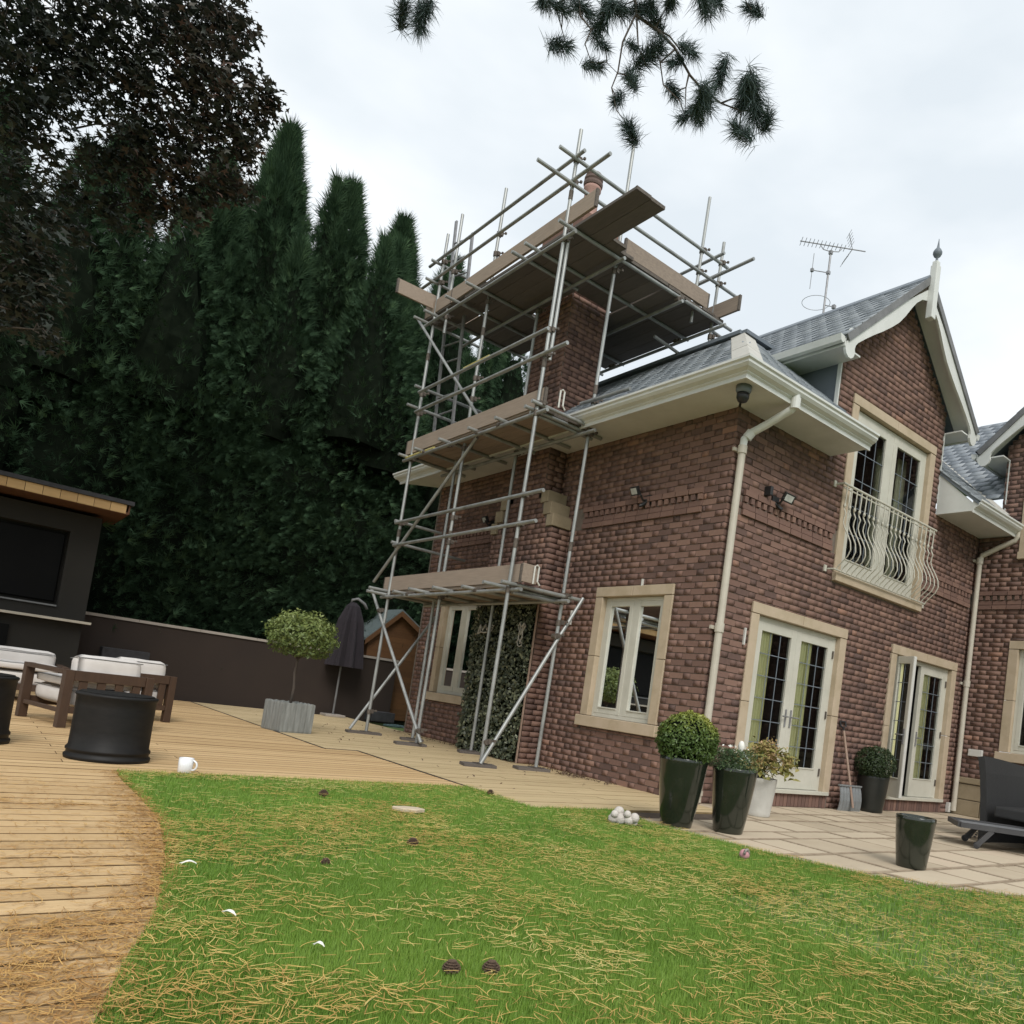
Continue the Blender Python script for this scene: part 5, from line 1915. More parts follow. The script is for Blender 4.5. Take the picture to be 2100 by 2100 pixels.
# shovel leaning on the wall
SV = (2.82, -.25, 0)
t = thing('snow_shovel', 'grey ribbed snow shovel leaning on the brick between the doors', 'shovel', SV)
mb = MB()
up_ = Vector((-.08, .22, 1.0)).normalized()
rt_ = Vector((.95, -.12, 0)).normalized()
nn = up_.cross(rt_).normalized()
o_ = Vector((2.84, -.27, .005))
N = 14
vs, fs = [], []
for i in range(N + 1):
    a = (i / N - .5) * .44
    for k, (hh, dd) in enumerate(((0, .10), (.06, .06), (.14, .02), (.24, 0), (.33, 0))):
        vs.append(o_ + rt_ * a * (1 - .02 * k) + up_ * hh - nn * (dd * .8 + .012 * (i % 2)) * (-1 if nn.y > 0 else 1))
for i in range(N):
    for k in range(4):
        fs.append((i * 5 + k, (i + 1) * 5 + k, (i + 1) * 5 + k + 1, i * 5 + k + 1))
mb.add(vs, fs)
bl = mb.build('blade', M_shovel, t)
s_ = bl.modifiers.new('thickness', 'SOLIDIFY')
s_.thickness = .006
mb = MB()
mb.bar(o_ + up_ * .335 - rt_ * .22, o_ + up_ * .335 + rt_ * .22, .03, .02)
mb.build('blade_rim', M_shovel, t)
MB().tube([o_ + up_ * .05, o_ + up_ * 1.06], .0155, 10).build('shaft', M_wood, t)
g_ = o_ + up_ * 1.06
mb = MB()
mb.tube([g_ - up_ * .02, g_ + up_ * .03, g_ + up_ * .06 - rt_ * .05, g_ + up_ * .12 - rt_ * .055], .013, 8)
mb.tube([g_ + up_ * .03, g_ + up_ * .06 + rt_ * .05, g_ + up_ * .12 + rt_ * .055], .013, 8)
mb.tube([g_ + up_ * .12 - rt_ * .058, g_ + up_ * .12 + rt_ * .058], .013, 8)
mb.build('grip', M_black, t)

# parasol closed
U_ = (-.38, 9.55, 0)
t = thing('closed_parasol', 'closed plum canvas parasol standing in front of the garden wall', 'parasol', U_)
MB().box((-.58, 9.38, 0), (-.18, 9.72, .05)).build('parasol_base', M_cap, t, bevel=.01)
MB().tube([(-.38, 9.55, .05), (-.36, 9.55, 2.33)], .02, 10).build('pole', M_pole, t)
mb = MB()
mb.tube([(-.36, 9.55, 2.30), (-.36, 9.52, 2.38), (-.26, 9.50, 2.42), (-.12, 9.48, 2.34), (-.06, 9.46, 2.24)], .032, 8)
mb.build('cantilever_arm', M_pole, t, smooth=True)
mb = MB()
mb.lathe((-.33, 9.5, 0), [(.33, 1.02), (.32, 1.12), (.28, 1.5), (.22, 1.95), (.13, 2.25), (.05, 2.33)], 48, flute=lambda k, n, z_: 1 + (.22 if z_ < 2.2 else .1) * math.cos(8 * 2 * math.pi * k / n) * (1.0 if z_ > 1.05 else 1.0))
mb.build('canopy', M_umb, t, smooth=False)

# small things by the shed
mb = MB()
mb.box((.35, 9.35, 0), (.85, 9.72, .20))
tag(mb.build('plastic_crate', M_felt, None, bevel=.01, loc=(.6, 9.5, 0)), 'low black crate on the ground in front of the shed', 'crate')
mb = MB()
pts = [Vector((.28 + .22 * (1 + .1 * math.sin(k)) * math.cos(k * .62), 8.05 + .20 * math.sin(k * .62), .014 + .006 * (k / 10))) for k in range(34)]
mb.tube(pts, .013, 6)
tag(mb.build('garden_hose', M_hose, None, loc=(.28, 8.05, 0)), 'coiled teal hose lying at the far corner of the house', 'hose')

# artificial ivy screen on the chimney breast
t = thing('ivy_screen', 'artificial ivy screen covering the chimney breast between two poles', 'screen', (-.36, 3.68, 0))
MB().box((-.335, 2.93, .02), (-.312, 4.47, 2.19)).build('backing', M_core, t)
n = 5200
P_ = np.stack([-.35 - rng.uniform(0, .06, n) ** 1.0, rng.uniform(2.93, 4.5, n), rng.uniform(.02, 2.2, n)], 1)
edge = rng.uniform(0, 1, n) < .12
P_[edge, 1] = 4.46 + rng.normal(0, .05, edge.sum())
P_[edge, 0] = -.30 - rng.uniform(0, .10, edge.sum())
leaf_cloud('ivy_leaves', P_, np.tile([-1., -.2, .25], (n, 1)), .028, M_ivy, t, jit=.55, shape='wide', tone=np.clip(rng.uniform(0, 1, n) ** 1.3, 0, 1))
MB().bar((-.345, 2.915, .0), (-.345, 2.915, 2.2), .02, .02).build('edge_cane', M_wood, t)


def outline(name, label, cat, pts2, y0, z0, sc_, extra=()):
    """flat wire ornament hung on the screen; local (a, b) -> y, z"""
    o_ = thing(name, label, cat, (-.43, y0, z0))
    for q, r_ in ((pts2, .011),) + tuple((e, .008) for e in extra):
        mb = MB()
        mb.tube([(-.43, y0 - a * sc_, z0 + b * sc_) for a, b in q], r_, 6)
        mb.build('wire', M_orn, o_)
    return o_


outline('wire_ornament', 'pale wire ornament with long loops high on the right of the ivy screen', 'ornament',
        [(.0, .10), (-.16, .30), (-.13, .62), (-.30, .86), (-.18, 1.0), (.0, .82), (.18, 1.0), (.30, .86), (.13, .62), (.16, .30), (.0, .10)], 3.12, 1.62, .29,
        (([(-.12, .62), (.0, .44), (.12, .62)]), ([(-.14, .3), (-.22, .1), (-.14, -.08), (.02, -.14), (.18, -.08), (.2, .06), (.08, .1), (.03, .0)]), ([(-.18, .95), (-.05, .70), (.0, .5), (.05, .70), (.18, .95)])))
outline('wire_ornament', 'pale winged wire ornament high on the left of the ivy screen', 'ornament',
        [(-.6, -.1), (-.45, .3), (-.2, .05), (.0, .32), (.12, .08), (.4, .30), (.7, .28), (.55, .05), (.2, -.02), (-.05, -.05), (-.3, -.02), (-.6, -.1)], 4.08, 1.78, .33,
        (([(-.45, .3), (-.4, .0)]), ([(.12, .08), (.3, .1), (.6, .2)])))

# ---- patio furniture at right: rattan chair and lounger
ch = thing('rattan_chair', 'dark woven high-backed chair at the right edge of the patio', 'chair', (3.45, -2.05, 0))
mb = MB()
N = 10
bk = []
p0_, p1_ = Vector((2.57, -2.0, 0)), Vector((3.72, -2.16, 0))
vs, fs = [], []
for i in range(N + 1):
    q = p0_.lerp(p1_, i / N)
    zt_ = .93 - .10 * (i / N) ** 2
    bow = .05 * math.sin(math.pi * i / N)
    for z_, yo in ((.0, 0), (.25, 0), (.5, .02), (.75, .05), (zt_, .09)):
        vs.append((q.x + (.06 if i == 0 and z_ > .3 and False else 0), q.y + yo + bow, z_))
for i in range(N):
    for k in range(4):
        fs.append((i * 5 + k, (i + 1) * 5 + k, (i + 1) * 5 + k + 1, i * 5 + k + 1))
mb.add(vs, fs)
b_ = mb.build('backrest', M_rattan, ch)
s_ = b_.modifiers.new('thickness', 'SOLIDIFY')
s_.thickness = .07
s_.offset = 1
MB().box((2.55, -2.95, .30), (3.6, -2.15, .42)).build('seat', M_rattan, ch, bevel=.02)
MB().box((3.56, -2.98, 0), (3.70, -2.12, .60)).build('arm', M_rattan, ch, bevel=.02)
for x_, y_ in ((2.6, -2.9), (3.5, -2.9)):
    MB().box((x_ - .04, y_ - .04, 0), (x_ + .04, y_ + .04, .30)).build('leg', M_rattan, ch)
ch.location = (3.45, -2.05, 0)
# shift the chair clear of the lounger
lg = thing('sun_lounger', 'flat grey mesh sun lounger on wheels at the right edge', 'sun lounger', (1.9, -2.7, 0))
a_ = Vector((1.95, -2.02, .215))
b_ = Vector((3.05, -3.55, .235))
ld_ = (b_ - a_).normalized()
ls = ld_.cross(Vector((0, 0, 1))).normalized()
if ls.x > 0:
    ls = -ls
wd = .58
mb = MB()
c_ = (a_ + b_) / 2
mb.obox(c_ - ls * wd / 2 * 0, ld_ * (b_ - a_).length / 2, ls * (wd / 2 - .03), Vector((0, 0, .006)))
mb.build('sling', M_mesh, lg)
for sg in (-1, 1):
    MB().bar(a_ + ls * sg * wd / 2, b_ + ls * sg * wd / 2, .045, .05).build('side_rail', M_loungef, lg)
MB().bar(a_ - ls * wd / 2, a_ + ls * wd / 2, .045, .05).build('end_rail', M_loungef, lg)
for u_ in (.30, 1.25):
    for sg in (-1, 1):
        q = a_ + ld_ * (u_ * 1.0) + ls * sg * (wd / 2)
        f_ = q - ld_ * .13
        MB().bar(q - Vector((0, 0, .02)), Vector((f_.x, f_.y, .035)), .035, .05).build('leg', M_loungef, lg)
        w_ = Vector((f_.x, f_.y, .035))
        MB().tube([w_ - ls * .016, w_ + ls * .016], .034, 16).build('wheel', M_black, lg)
for u_ in (.30,):
    mb = MB()
    q = a_ + ld_ * u_
    for k in range(6):
        e = q + ld_ * (.02 + .0 * k) + Vector((0, 0, -.04 - .022 * k)) - ls * (wd / 2 - .03) * 1
        mb.obox(e - ld_ * .012 * k, ld_ * .012, ls * .006, Vector((0, 0, .007)))
    mb.bar(q - ls * (wd / 2 - .03), q - ld_ * .09 - ls * (wd / 2 - .03) + Vector((0, 0, -.17)), .012, .02)
    mb.build('ratchet', M_loungef, lg)

# ---- small things on the lawn


def pine_cone(x_, y_, s_, lab):
    mb = MB()
    mb.lathe((x_, y_, .004), [(.2 * s_, 0), (.75 * s_, .35 * s_), (.8 * s_, .8 * s_), (.5 * s_, 1.4 * s_), (.1 * s_, 1.8 * s_)], 12)
    for r_ in range(7):
        zz = .1 + r_ * .25
        rd_ = [.5, .85, 1.0, 1.0, .85, .6, .35][r_] * s_
        for k in range(9):
            a = 2 * math.pi * (k + .5 * (r_ % 2)) / 9
            c = Vector((x_ + rd_ * math.cos(a), y_ + rd_ * math.sin(a), .004 + zz * s_))
            o = Vector((math.cos(a), math.sin(a), .5)).normalized()
            sd_ = Vector((-math.sin(a), math.cos(a), 0))
            mb.obox(c, o * .22 * s_, sd_ * .22 * s_, o.cross(sd_) * .05 * s_)
    o = mb.build('pine_cone', M_cone, None, loc=(x_, y_, 0))
    tag(o, lab, 'pine cone', 'fallen pine cones on the lawn')
    return o


pine_cone(-4.985, -3.745, .024, 'open pine cone on the left of the pair in the foreground grass')
pine_cone(-4.865, -3.785, .024, 'open pine cone on the right of the pair in the foreground grass')
pine_cone(-4.26, -1.99, .026, 'dark pine cone alone in the middle of the lawn')
pine_cone(-4.18, -.42, .028, 'dark pine cone near the back of the lawn below the planter')
pine_cone(-2.56, -.03, .026, 'dark pine cone at the lawn edge against the pale walkway')
pine_cone(-4.87, -2.35, .018, 'tiny dark pine cone left of the middle of the lawn')
mb = MB()
mb.prism([(-3.90, -.93, .012), (-3.86, -1.02, .012), (-3.78, -1.06, .012), (-3.70, -1.03, .012), (-3.72, -.96, .012), (-3.80, -.92, .012)], (0, 0, .028))
tag(mb.build('flat_stone', M_flag, None, bevel=.006, loc=(-3.8, -1, 0)), 'flat pale stone lying in the lawn near the walkway', 'stone')


def feather(x_, y_, a, L, lab):
    mb = MB()
    d_ = Vector((math.cos(a), math.sin(a), 0))
    s_ = Vector((-math.sin(a), math.cos(a), 0))
    vs = []
    N = 8
    for i in range(N + 1):
        t_ = i / N
        w_ = .010 * math.sin(math.pi * min(1, t_ * 1.1)) ** .6 if 0 < t_ < 1 else .001
        c = Vector((x_, y_, .035)) + d_ * (t_ - .5) * L + Vector((0, 0, .012 * math.sin(math.pi * t_)))
        vs += [c - s_ * w_, c + Vector((0, 0, .004)), c + s_ * w_]
    fs = []
    for i in range(N):
        for k in (0, 1):
            fs.append((i * 3 + k, i * 3 + 3 + k, i * 3 + 4 + k, i * 3 + 1 + k))
    mb.add(vs, fs)
    mb.tube([Vector((x_, y_, .037)) - d_ * L * .62, Vector((x_, y_, .05)), Vector((x_, y_, .04)) + d_ * L * .4], .0014, 4)
    tag(mb.build('feather', M_petal, None, loc=(x_, y_, .03)), lab, 'feather', 'white feathers on the lawn')


feather(-5.45, -2.40, R(-10), .055, 'white feather in the grass close to the curved deck edge')
feather(-5.47, -3.10, R(-60), .055, 'white curled feather on the left foreground grass')
feather(-5.305, -3.48, R(-50), .035, 'small white feather at the top of the orange needle heap')

t = thing('plush_toy', 'small white plush toy lying on the lawn by the dark planters', 'toy', (-2.15, -1.30, 0))
for k, (dx, dy, z_, r_) in enumerate(((0, 0, .05, .05), (.05, -.05, .05, .045), (-.045, .03, .045, .04), (.0, .02, .10, .042), (-.06, -.0, .085, .03), (.08, -.08, .07, .04), (.02, -.06, .095, .03), (.10, -.06, .03, .03))):
    mb = MB()
    N = 10
    mb.lathe((-2.15 + dx, -1.30 + dy, z_ - r_), [(r_ * math.sin(math.pi * (i + .3) / (N + .6)) * (1 + .06 * math.sin(i * 3 + k)), r_ * (1 - math.cos(math.pi * (i + .3) / (N + .6)))) for i in range(N + 1)], 12)
    mb.build(('body', 'head', 'ear', 'paw')[min(3, k)] if k < 3 else 'paw', M_plush, t, smooth=True)
mb = MB()
mb.box((-2.04, -1.42, 0), (-2.0, -1.34, .02))
mb.build('toy_base', M_black, t, bevel=.005)
t = thing('toy_ball', 'small pink and white ball at the lawn edge below the planters', 'ball', (-2.03, -2.47, 0))
mb = MB()
r_ = .036
mb.lathe((-2.03, -2.47, 0.0), [(r_ * math.sin(math.pi * (i + .2) / 12.4), r_ * (1 - math.cos(math.pi * (i + .2) / 12.4))) for i in range(13)], 24)
mb.build('ball_body', M_pink, t, smooth=True)
mb = MB()
for sg in (-1, 1):
    mb.tube([Vector((-2.03 - .012 + .0375 * math.cos(a) * .6 * sg, -2.47 - .026, .042 + .030 * math.sin(a))) for a in [math.pi * k / 8 for k in range(9)]], .010, 6)
mb.build('ball_band', M_plush, t, smooth=True)
# dry leaves by the wall foot
n = 420
P_ = np.concatenate([np.stack([rng.uniform(-.28, -.02, 150) , rng.uniform(1.1, 2.9, 150), np.full(150, .012)], 1),
                     np.stack([-.3 + rng.normal(0, .09, 90), 1.75 + rng.normal(0, .12, 90), np.full(90, .02)], 1),
                     np.stack([rng.uniform(-.3, -.03, 120), rng.uniform(4.6, 7, 120), np.full(120, .012)], 1),
                     np.stack([rng.uniform(-2.4, -.2, 60), rng.uniform(.2, 8, 60), np.full(60, .01)], 1)])
o = leaf_cloud('dry_leaves', P_, np.tile([0, 0, 1.], (len(P_), 1)), .02, M_cone, None, jit=.5, tone=None)

# ---------------------------------------------------------------- lawn blades and needles
def fbm(x, y, s, o=0.0):
    return np.array([noise.noise(Vector((a * s + o, b * s - o, o))) for a, b in zip(x, y)])


def scatter(n, x0, x1, y0, y1, poly):
    x = rng.uniform(x0, x1, n)
    y = rng.uniform(y0, y1, n)
    P = np.array(poly)
    inside = np.zeros(n, bool)
    j = len(P) - 1
    for i in range(len(P)):
        xi, yi = P[i]
        xj, yj = P[j]
        c = ((yi > y) != (yj > y)) & (x < (xj - xi) * (y - yi) / (yj - yi + 1e-12) + xi)
        inside ^= c
        j = i
    return x[inside], y[inside]


def blades(x, y, hgt, wid):
    n = len(x)
    a = rng.uniform(0, 2 * math.pi, n)
    lean = rng.uniform(.1, .8, n) * hgt
    la = rng.normal(.6, 1.0, n)
    w = wid * rng.uniform(.7, 1.3, n) / 2
    b0 = np.stack([x - np.cos(a) * w, y - np.sin(a) * w, np.full(n, -.012)], 1)
    b1 = np.stack([x + np.cos(a) * w, y + np.sin(a) * w, np.full(n, -.012)], 1)
    h = hgt * rng.uniform(.6, 1.2, n)
    tp = np.stack([x + np.cos(la) * lean, y + np.sin(la) * lean, h], 1)
    V = np.stack([b0, b1, tp], 1).reshape(-1, 3)
    return V


xs, ys, hs, wsd = [], [], [], []
for n, bx, h_, w_ in ((240000, (-6.4, -3.2, -4.9, -2.4), .026, .0040), (150000, (-5.6, -1.2, -3.2, .42), .026, .0055), (110000, (-4.0, 3.5, -5.2, -.9), .028, .006), (40000, (-3.2, 9, -9, -4.6), .03, .008)):
    x, y = scatter(n, bx[0], bx[1], bx[2], bx[3], LAWN)
    xs.append(x)
    ys.append(y)
    hs.append(np.full(len(x), h_))
    wsd.append(np.full(len(x), w_))
x, y = np.concatenate(xs), np.concatenate(ys)
V = blades(x, y, np.concatenate(hs), np.concatenate(wsd))
tn = np.clip(.5 + .22 * np.sin(x * 2.3 + 1.2 * np.sin(y * 1.7)) * np.cos(y * 1.9 + x) + rng.normal(0, .25, len(x)), 0, 1)
g = npmesh('lawn_grass', V, np.arange(len(V)).reshape(-1, 3), M_grass, None, tn, kind='stuff')
tag(g, 'short green grass of the lawn', 'grass')


def needles(name, x, y, L, w, m, z0=.012, z1=.034, cur=.5, tone=None, dirm=None):
    """curved fallen needles lying on the ground"""
    n = len(x)
    a = rng.uniform(0, 2 * math.pi, n) if dirm is None else dirm
    K = 4
    L = L * rng.uniform(.6, 1.25, n)
    c = rng.normal(0, cur, n)
    px_, py_ = x.copy(), y.copy()
    zz = rng.uniform(z0, z1, n)
    tilt = rng.normal(0, .07, n)
    V = []
    for k in range(K + 1):
        t = k / K
        nx, ny = -np.sin(a), np.cos(a)
        z = zz + tilt * L * (t - .5)
        ww = w * (1 if 0 < k < K else .5)
        V.append(np.stack([px_ - nx * ww / 2, py_ - ny * ww / 2, np.maximum(z, .004)], 1))
        V.append(np.stack([px_ + nx * ww / 2, py_ + ny * ww / 2, np.maximum(z + w * .3, .004)], 1))
        px_ = px_ + np.cos(a) * L / K
        py_ = py_ + np.sin(a) * L / K
        a = a + c
    V = np.stack(V, 1)
    base = (np.arange(n) * (2 * K + 2))[:, None, None]
    q = np.array([[2 * k, 2 * k + 2, 2 * k + 3, 2 * k + 1] for k in range(K)])[None]
    Fc = (base + q).reshape(-1, 4)
    tn = np.repeat(tone if tone is not None else rng.uniform(0, 1, n), K)
    return npmesh(name, V.reshape(-1, 3), Fc, m, None, tn, kind='stuff')


x, y = scatter(150000, -6.3, 3.6, -5.2, .40, LAWN)
dist = np.hypot(x + 6.3, y + 5.9)
dens = .47 + .60 * fbm(x, y, .9, 3.1) + .60 * fbm(x, y, 3.0, 8.2)
# heap in the left foreground, thinner towards the house
dens += 2.2 * np.exp(-(((x + 5.55) / .28) ** 2 + ((y + 3.75) / .16) ** 2))
dens -= .9 * np.exp(-(((x + 5.12) / .22) ** 2 + ((y + 3.55) / .22) ** 2))
dens -= .0035 * dist ** 2
keep = rng.uniform(0, 1, len(x)) < np.clip(dens, .10, 1)
x, y = x[keep], y[keep]
tn = np.clip(.55 + .6 * fbm(x, y, 1.7, 5.5) + rng.normal(0, .2, len(x)), 0, 1)
o = needles('fallen_needles', x, y, .066, .0021, M_needle, z0=.016, z1=.036, cur=.17, tone=tn)
tag(o, 'golden fallen pine needles scattered over the lawn', 'pine needles')
# orange drift along the deck edge and in patches on the deck
yy_ = rng.uniform(-4.6, .38, 4200)
ex = np.array([curve_x(v) for v in yy_])
wdt = .04 + .09 * np.abs(np.sin(yy_ * 1.3)) + .28 * np.clip((-yy_ - 2.6) / 1.5, 0, 1)
xx_ = ex - np.abs(rng.normal(0, 1, len(yy_))) * wdt + .03
k1 = rng.uniform(0, 1, len(yy_)) < (.35 + .65 * np.clip(-yy_ / 1.2, 0, 1))
X_ = [xx_[k1]]
Y_ = [yy_[k1]]
for cx_, cy_, sx_, sy_, n_ in ((-5.75, -.95, .12, .05, 110), (-6.08, -.85, .10, .07, 160), (-5.95, -3.05, .13, .09, 380), (-6.05, -3.4, .12, .10, 420), (-5.85, -3.65, .14, .10, 520), (-5.75, -2.2, .2, .25, 260), (-6.0, -1.4, .3, .5, 300), (-5.9, -.3, .3, .3, 160), (-6.0, -2.6, .35, .4, 420)):
    X_.append(rng.normal(cx_, sx_, n_))
    Y_.append(rng.normal(cy_, sy_, n_))
xx_, yy_ = np.concatenate(X_), np.concatenate(Y_)
kk = xx_ < np.array([curve_x(v) for v in yy_]) + .06
o = needles('drifted_needles', xx_[kk], yy_[kk], .065, .0026, M_needle2, z0=.003, z1=.014, cur=.22)
tag(o, 'orange pine needles drifted along the curved deck edge', 'pine needles')

# ---------------------------------------------------------------- conifer row behind the wall


def conifer(x, y, H_, R_, label, lean=0, leaders=5, dens=1.0):
    t = thing('conifer_tree', label, 'conifer', (x, y, 0), 'conifers behind the garden wall')
    MB().tube([(x, y, -.05), (x + lean * .3, y, H_ * .5), (x + lean, y, H_ * .93)], [.2, .13, .03], 10).build('trunk', M_bark, t, smooth=True)
    tips = [(x + lean, y, H_, R_)]
    for k in range(leaders):
        a = rng.uniform(0, 2 * math.pi)
        q = R_ * rng.uniform(.45, .95)
        tips.append((x + lean * .8 + q * math.cos(a), y + q * math.sin(a), H_ * rng.uniform(.74, .95), R_ * .5))
    Pp, Nn, Ss, Ff = [], [], [], []
    tot = int(21000 * dens * H_ / 12)
    for i, (tx, ty, th, tr) in enumerate(tips):
        n = int(tot * (.62 if i == 0 else .38 / leaders))
        if i == 0:
            u = rng.uniform(0, 1, n) ** .85
            z = u * th
        else:
            z = th * (1 - .45 * rng.uniform(0, 1, n))
        a = rng.uniform(0, 2 * math.pi, n)
        f = np.clip((th - z) / (th * (.62 if i == 0 else .34)), 0, 1)
        r = tr * (f ** (1.0 if i == 0 else 1.25))
        lump = np.array([noise.noise(Vector((math.cos(q) * 1.6 + tx, math.sin(q) * 1.6 + ty, w * .55))) for q, w in zip(a, z)])
        lump2 = np.array([noise.noise(Vector((math.cos(q) * 4.5 + tx, math.sin(q) * 4.5 + ty, w * 1.7 + 9))) for q, w in zip(a, z)])
        r = r * (1 + .34 * lump + .42 * lump2) * (1 - .30 * rng.uniform(0, 1, n) ** 2) + .03
        # base of the crown starts near the ground
        bx_ = tx + (x - tx) * 0
        Pp.append(np.stack([bx_ + np.cos(a) * r, ty + np.sin(a) * r, z], 1))
        Ff.append(f)
        Nn.append(np.stack([np.cos(a), np.sin(a), rng.uniform(.15, .9, n) + 1.2 * (1 - f) ** 2], 1))
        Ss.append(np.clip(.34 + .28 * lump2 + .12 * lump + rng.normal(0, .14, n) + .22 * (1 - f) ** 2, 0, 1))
    P = np.concatenate(Pp)
    D = np.concatenate(Nn)
    D += rng.normal(0, .35, D.shape)
    D /= np.linalg.norm(D, axis=1)[:, None]
    T = np.concatenate(Ss)
    n = len(P)
    side = np.cross(D, rng.normal(0, 1, (n, 3)))
    side /= np.linalg.norm(side, axis=1)[:, None]
    s = rng.uniform(.13, .30, n)[:, None]
    tipb = (np.concatenate(Ff) < .25)[:, None]
    s = s * np.where(tipb, 1.35, 1)
    # a spray: five slim fingers fanning out of one stalk
    V, TT = [], []
    for ang, ln in ((-.75, .55), (-.38, .8), (0, 1.0), (.38, .8), (.75, .55)):
        d_ = D * math.cos(ang) + side * math.sin(ang)
        q = np.cross(d_, np.cross(D, side))
        q /= np.linalg.norm(q, axis=1)[:, None]
        o = P + D * s * .12 * (1 - abs(ang))
        w = s * .042
        V.append(np.stack([o - q * w, o + q * w, o + d_ * s * ln + np.array([0, 0, -.02])], 1))
        TT.append(T)
    V = np.stack(V, 1).reshape(-1, 3)
    TT = np.stack(TT, 1).ravel()
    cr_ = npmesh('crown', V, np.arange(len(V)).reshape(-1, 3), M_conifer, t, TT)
    # near-black crown core: painted shade that also closes sky gaps
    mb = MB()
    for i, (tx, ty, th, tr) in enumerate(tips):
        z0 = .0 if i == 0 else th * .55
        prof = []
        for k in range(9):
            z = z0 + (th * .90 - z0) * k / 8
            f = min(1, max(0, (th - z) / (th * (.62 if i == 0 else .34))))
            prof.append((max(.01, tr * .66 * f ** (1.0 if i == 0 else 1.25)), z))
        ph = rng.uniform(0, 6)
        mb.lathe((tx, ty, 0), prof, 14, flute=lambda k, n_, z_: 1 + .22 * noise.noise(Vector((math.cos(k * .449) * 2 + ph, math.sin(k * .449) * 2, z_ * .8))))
    mb.build('crown_shade_core', M_core, cr_)
    return t


CON = [(-9.6, 12.6, 10.6, 2.6, 'conifer at far left, mostly hidden by the dark maple', 6), (-7.2, 12.4, 10.4, 2.5, 'conifer behind the flat-roofed fireplace shelter', 6),
       (-5.0, 12.6, 11.0, 2.4, 'conifer behind the right end of the fireplace shelter', 7), (-3.4, 12.8, 11.6, 2.3, 'conifer left of the tallest conifer spire', 7),
       (-2.1, 13.0, 13.1, 2.2, 'tallest conifer, its ragged spires above the hedge line', 6), (-.7, 13.0, 12.6, 2.1, 'slim conifer spire right of the tallest conifer', 6),
       (.65, 12.8, 12.3, 2.1, 'lighter green conifer just left of the scaffold top', 8), (2.2, 13.0, 12.1, 2.2, 'conifer rising behind the left end of the scaffold', 7),
       (4.3, 13.8, 11.6, 2.0, 'conifer behind the chimney, seen below the top boards', 6), (6.6, 14.2, 11.2, 2.2, 'conifer tip showing over the slate roof edge', 6)]
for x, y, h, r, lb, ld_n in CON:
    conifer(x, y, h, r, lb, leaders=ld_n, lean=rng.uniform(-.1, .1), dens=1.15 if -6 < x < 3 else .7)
# clipped hedge face in front of the conifers
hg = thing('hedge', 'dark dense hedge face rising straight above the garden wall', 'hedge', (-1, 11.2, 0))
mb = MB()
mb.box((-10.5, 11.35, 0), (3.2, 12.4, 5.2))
mb.build('shade_core', M_core, hg)  # added near-black block, painted shade behind the hedge face
n = 52000
P_ = np.stack([rng.uniform(-10.5, 3.2, n), np.full(n, 11.25), rng.uniform(.6, 6.0, n)], 1)
lm = fbm(P_[:, 0], P_[:, 2], 1.1, 2.0)
l2 = fbm(P_[:, 0], P_[:, 2], 3.3, 7.0)
P_[:, 1] += -.28 * lm - .16 * l2 + .10 * P_[:, 2] / 5 + rng.uniform(0, .12, n)
D = np.stack([rng.normal(.45, .35, n), rng.normal(-.7, .3, n), rng.normal(.30, .30, n)], 1)
D /= np.linalg.norm(D, axis=1)[:, None]
side = np.cross(D, rng.normal(0, 1, (n, 3)))
side /= np.linalg.norm(side, axis=1)[:, None]
s = rng.uniform(.12, .27, n)[:, None]
V = []
for ang, ln in ((-.7, .55), (-.35, .8), (0, 1.0), (.35, .8), (.7, .55)):
    d_ = D * math.cos(ang) + side * math.sin(ang)
    q = np.cross(d_, np.cross(D, side))
    q /= np.linalg.norm(q, axis=1)[:, None]
    V.append(np.stack([P_ - q * s * .045, P_ + q * s * .045, P_ + d_ * s * ln], 1))
V = np.stack(V, 1).reshape(-1, 3)
TT = np.repeat(np.clip(.30 + .3 * l2 + rng.normal(0, .14, n), 0, 1), 5)
npmesh('hedge_foliage', V, np.arange(len(V)).reshape(-1, 3), M_conifer, hg, TT, kind='stuff')

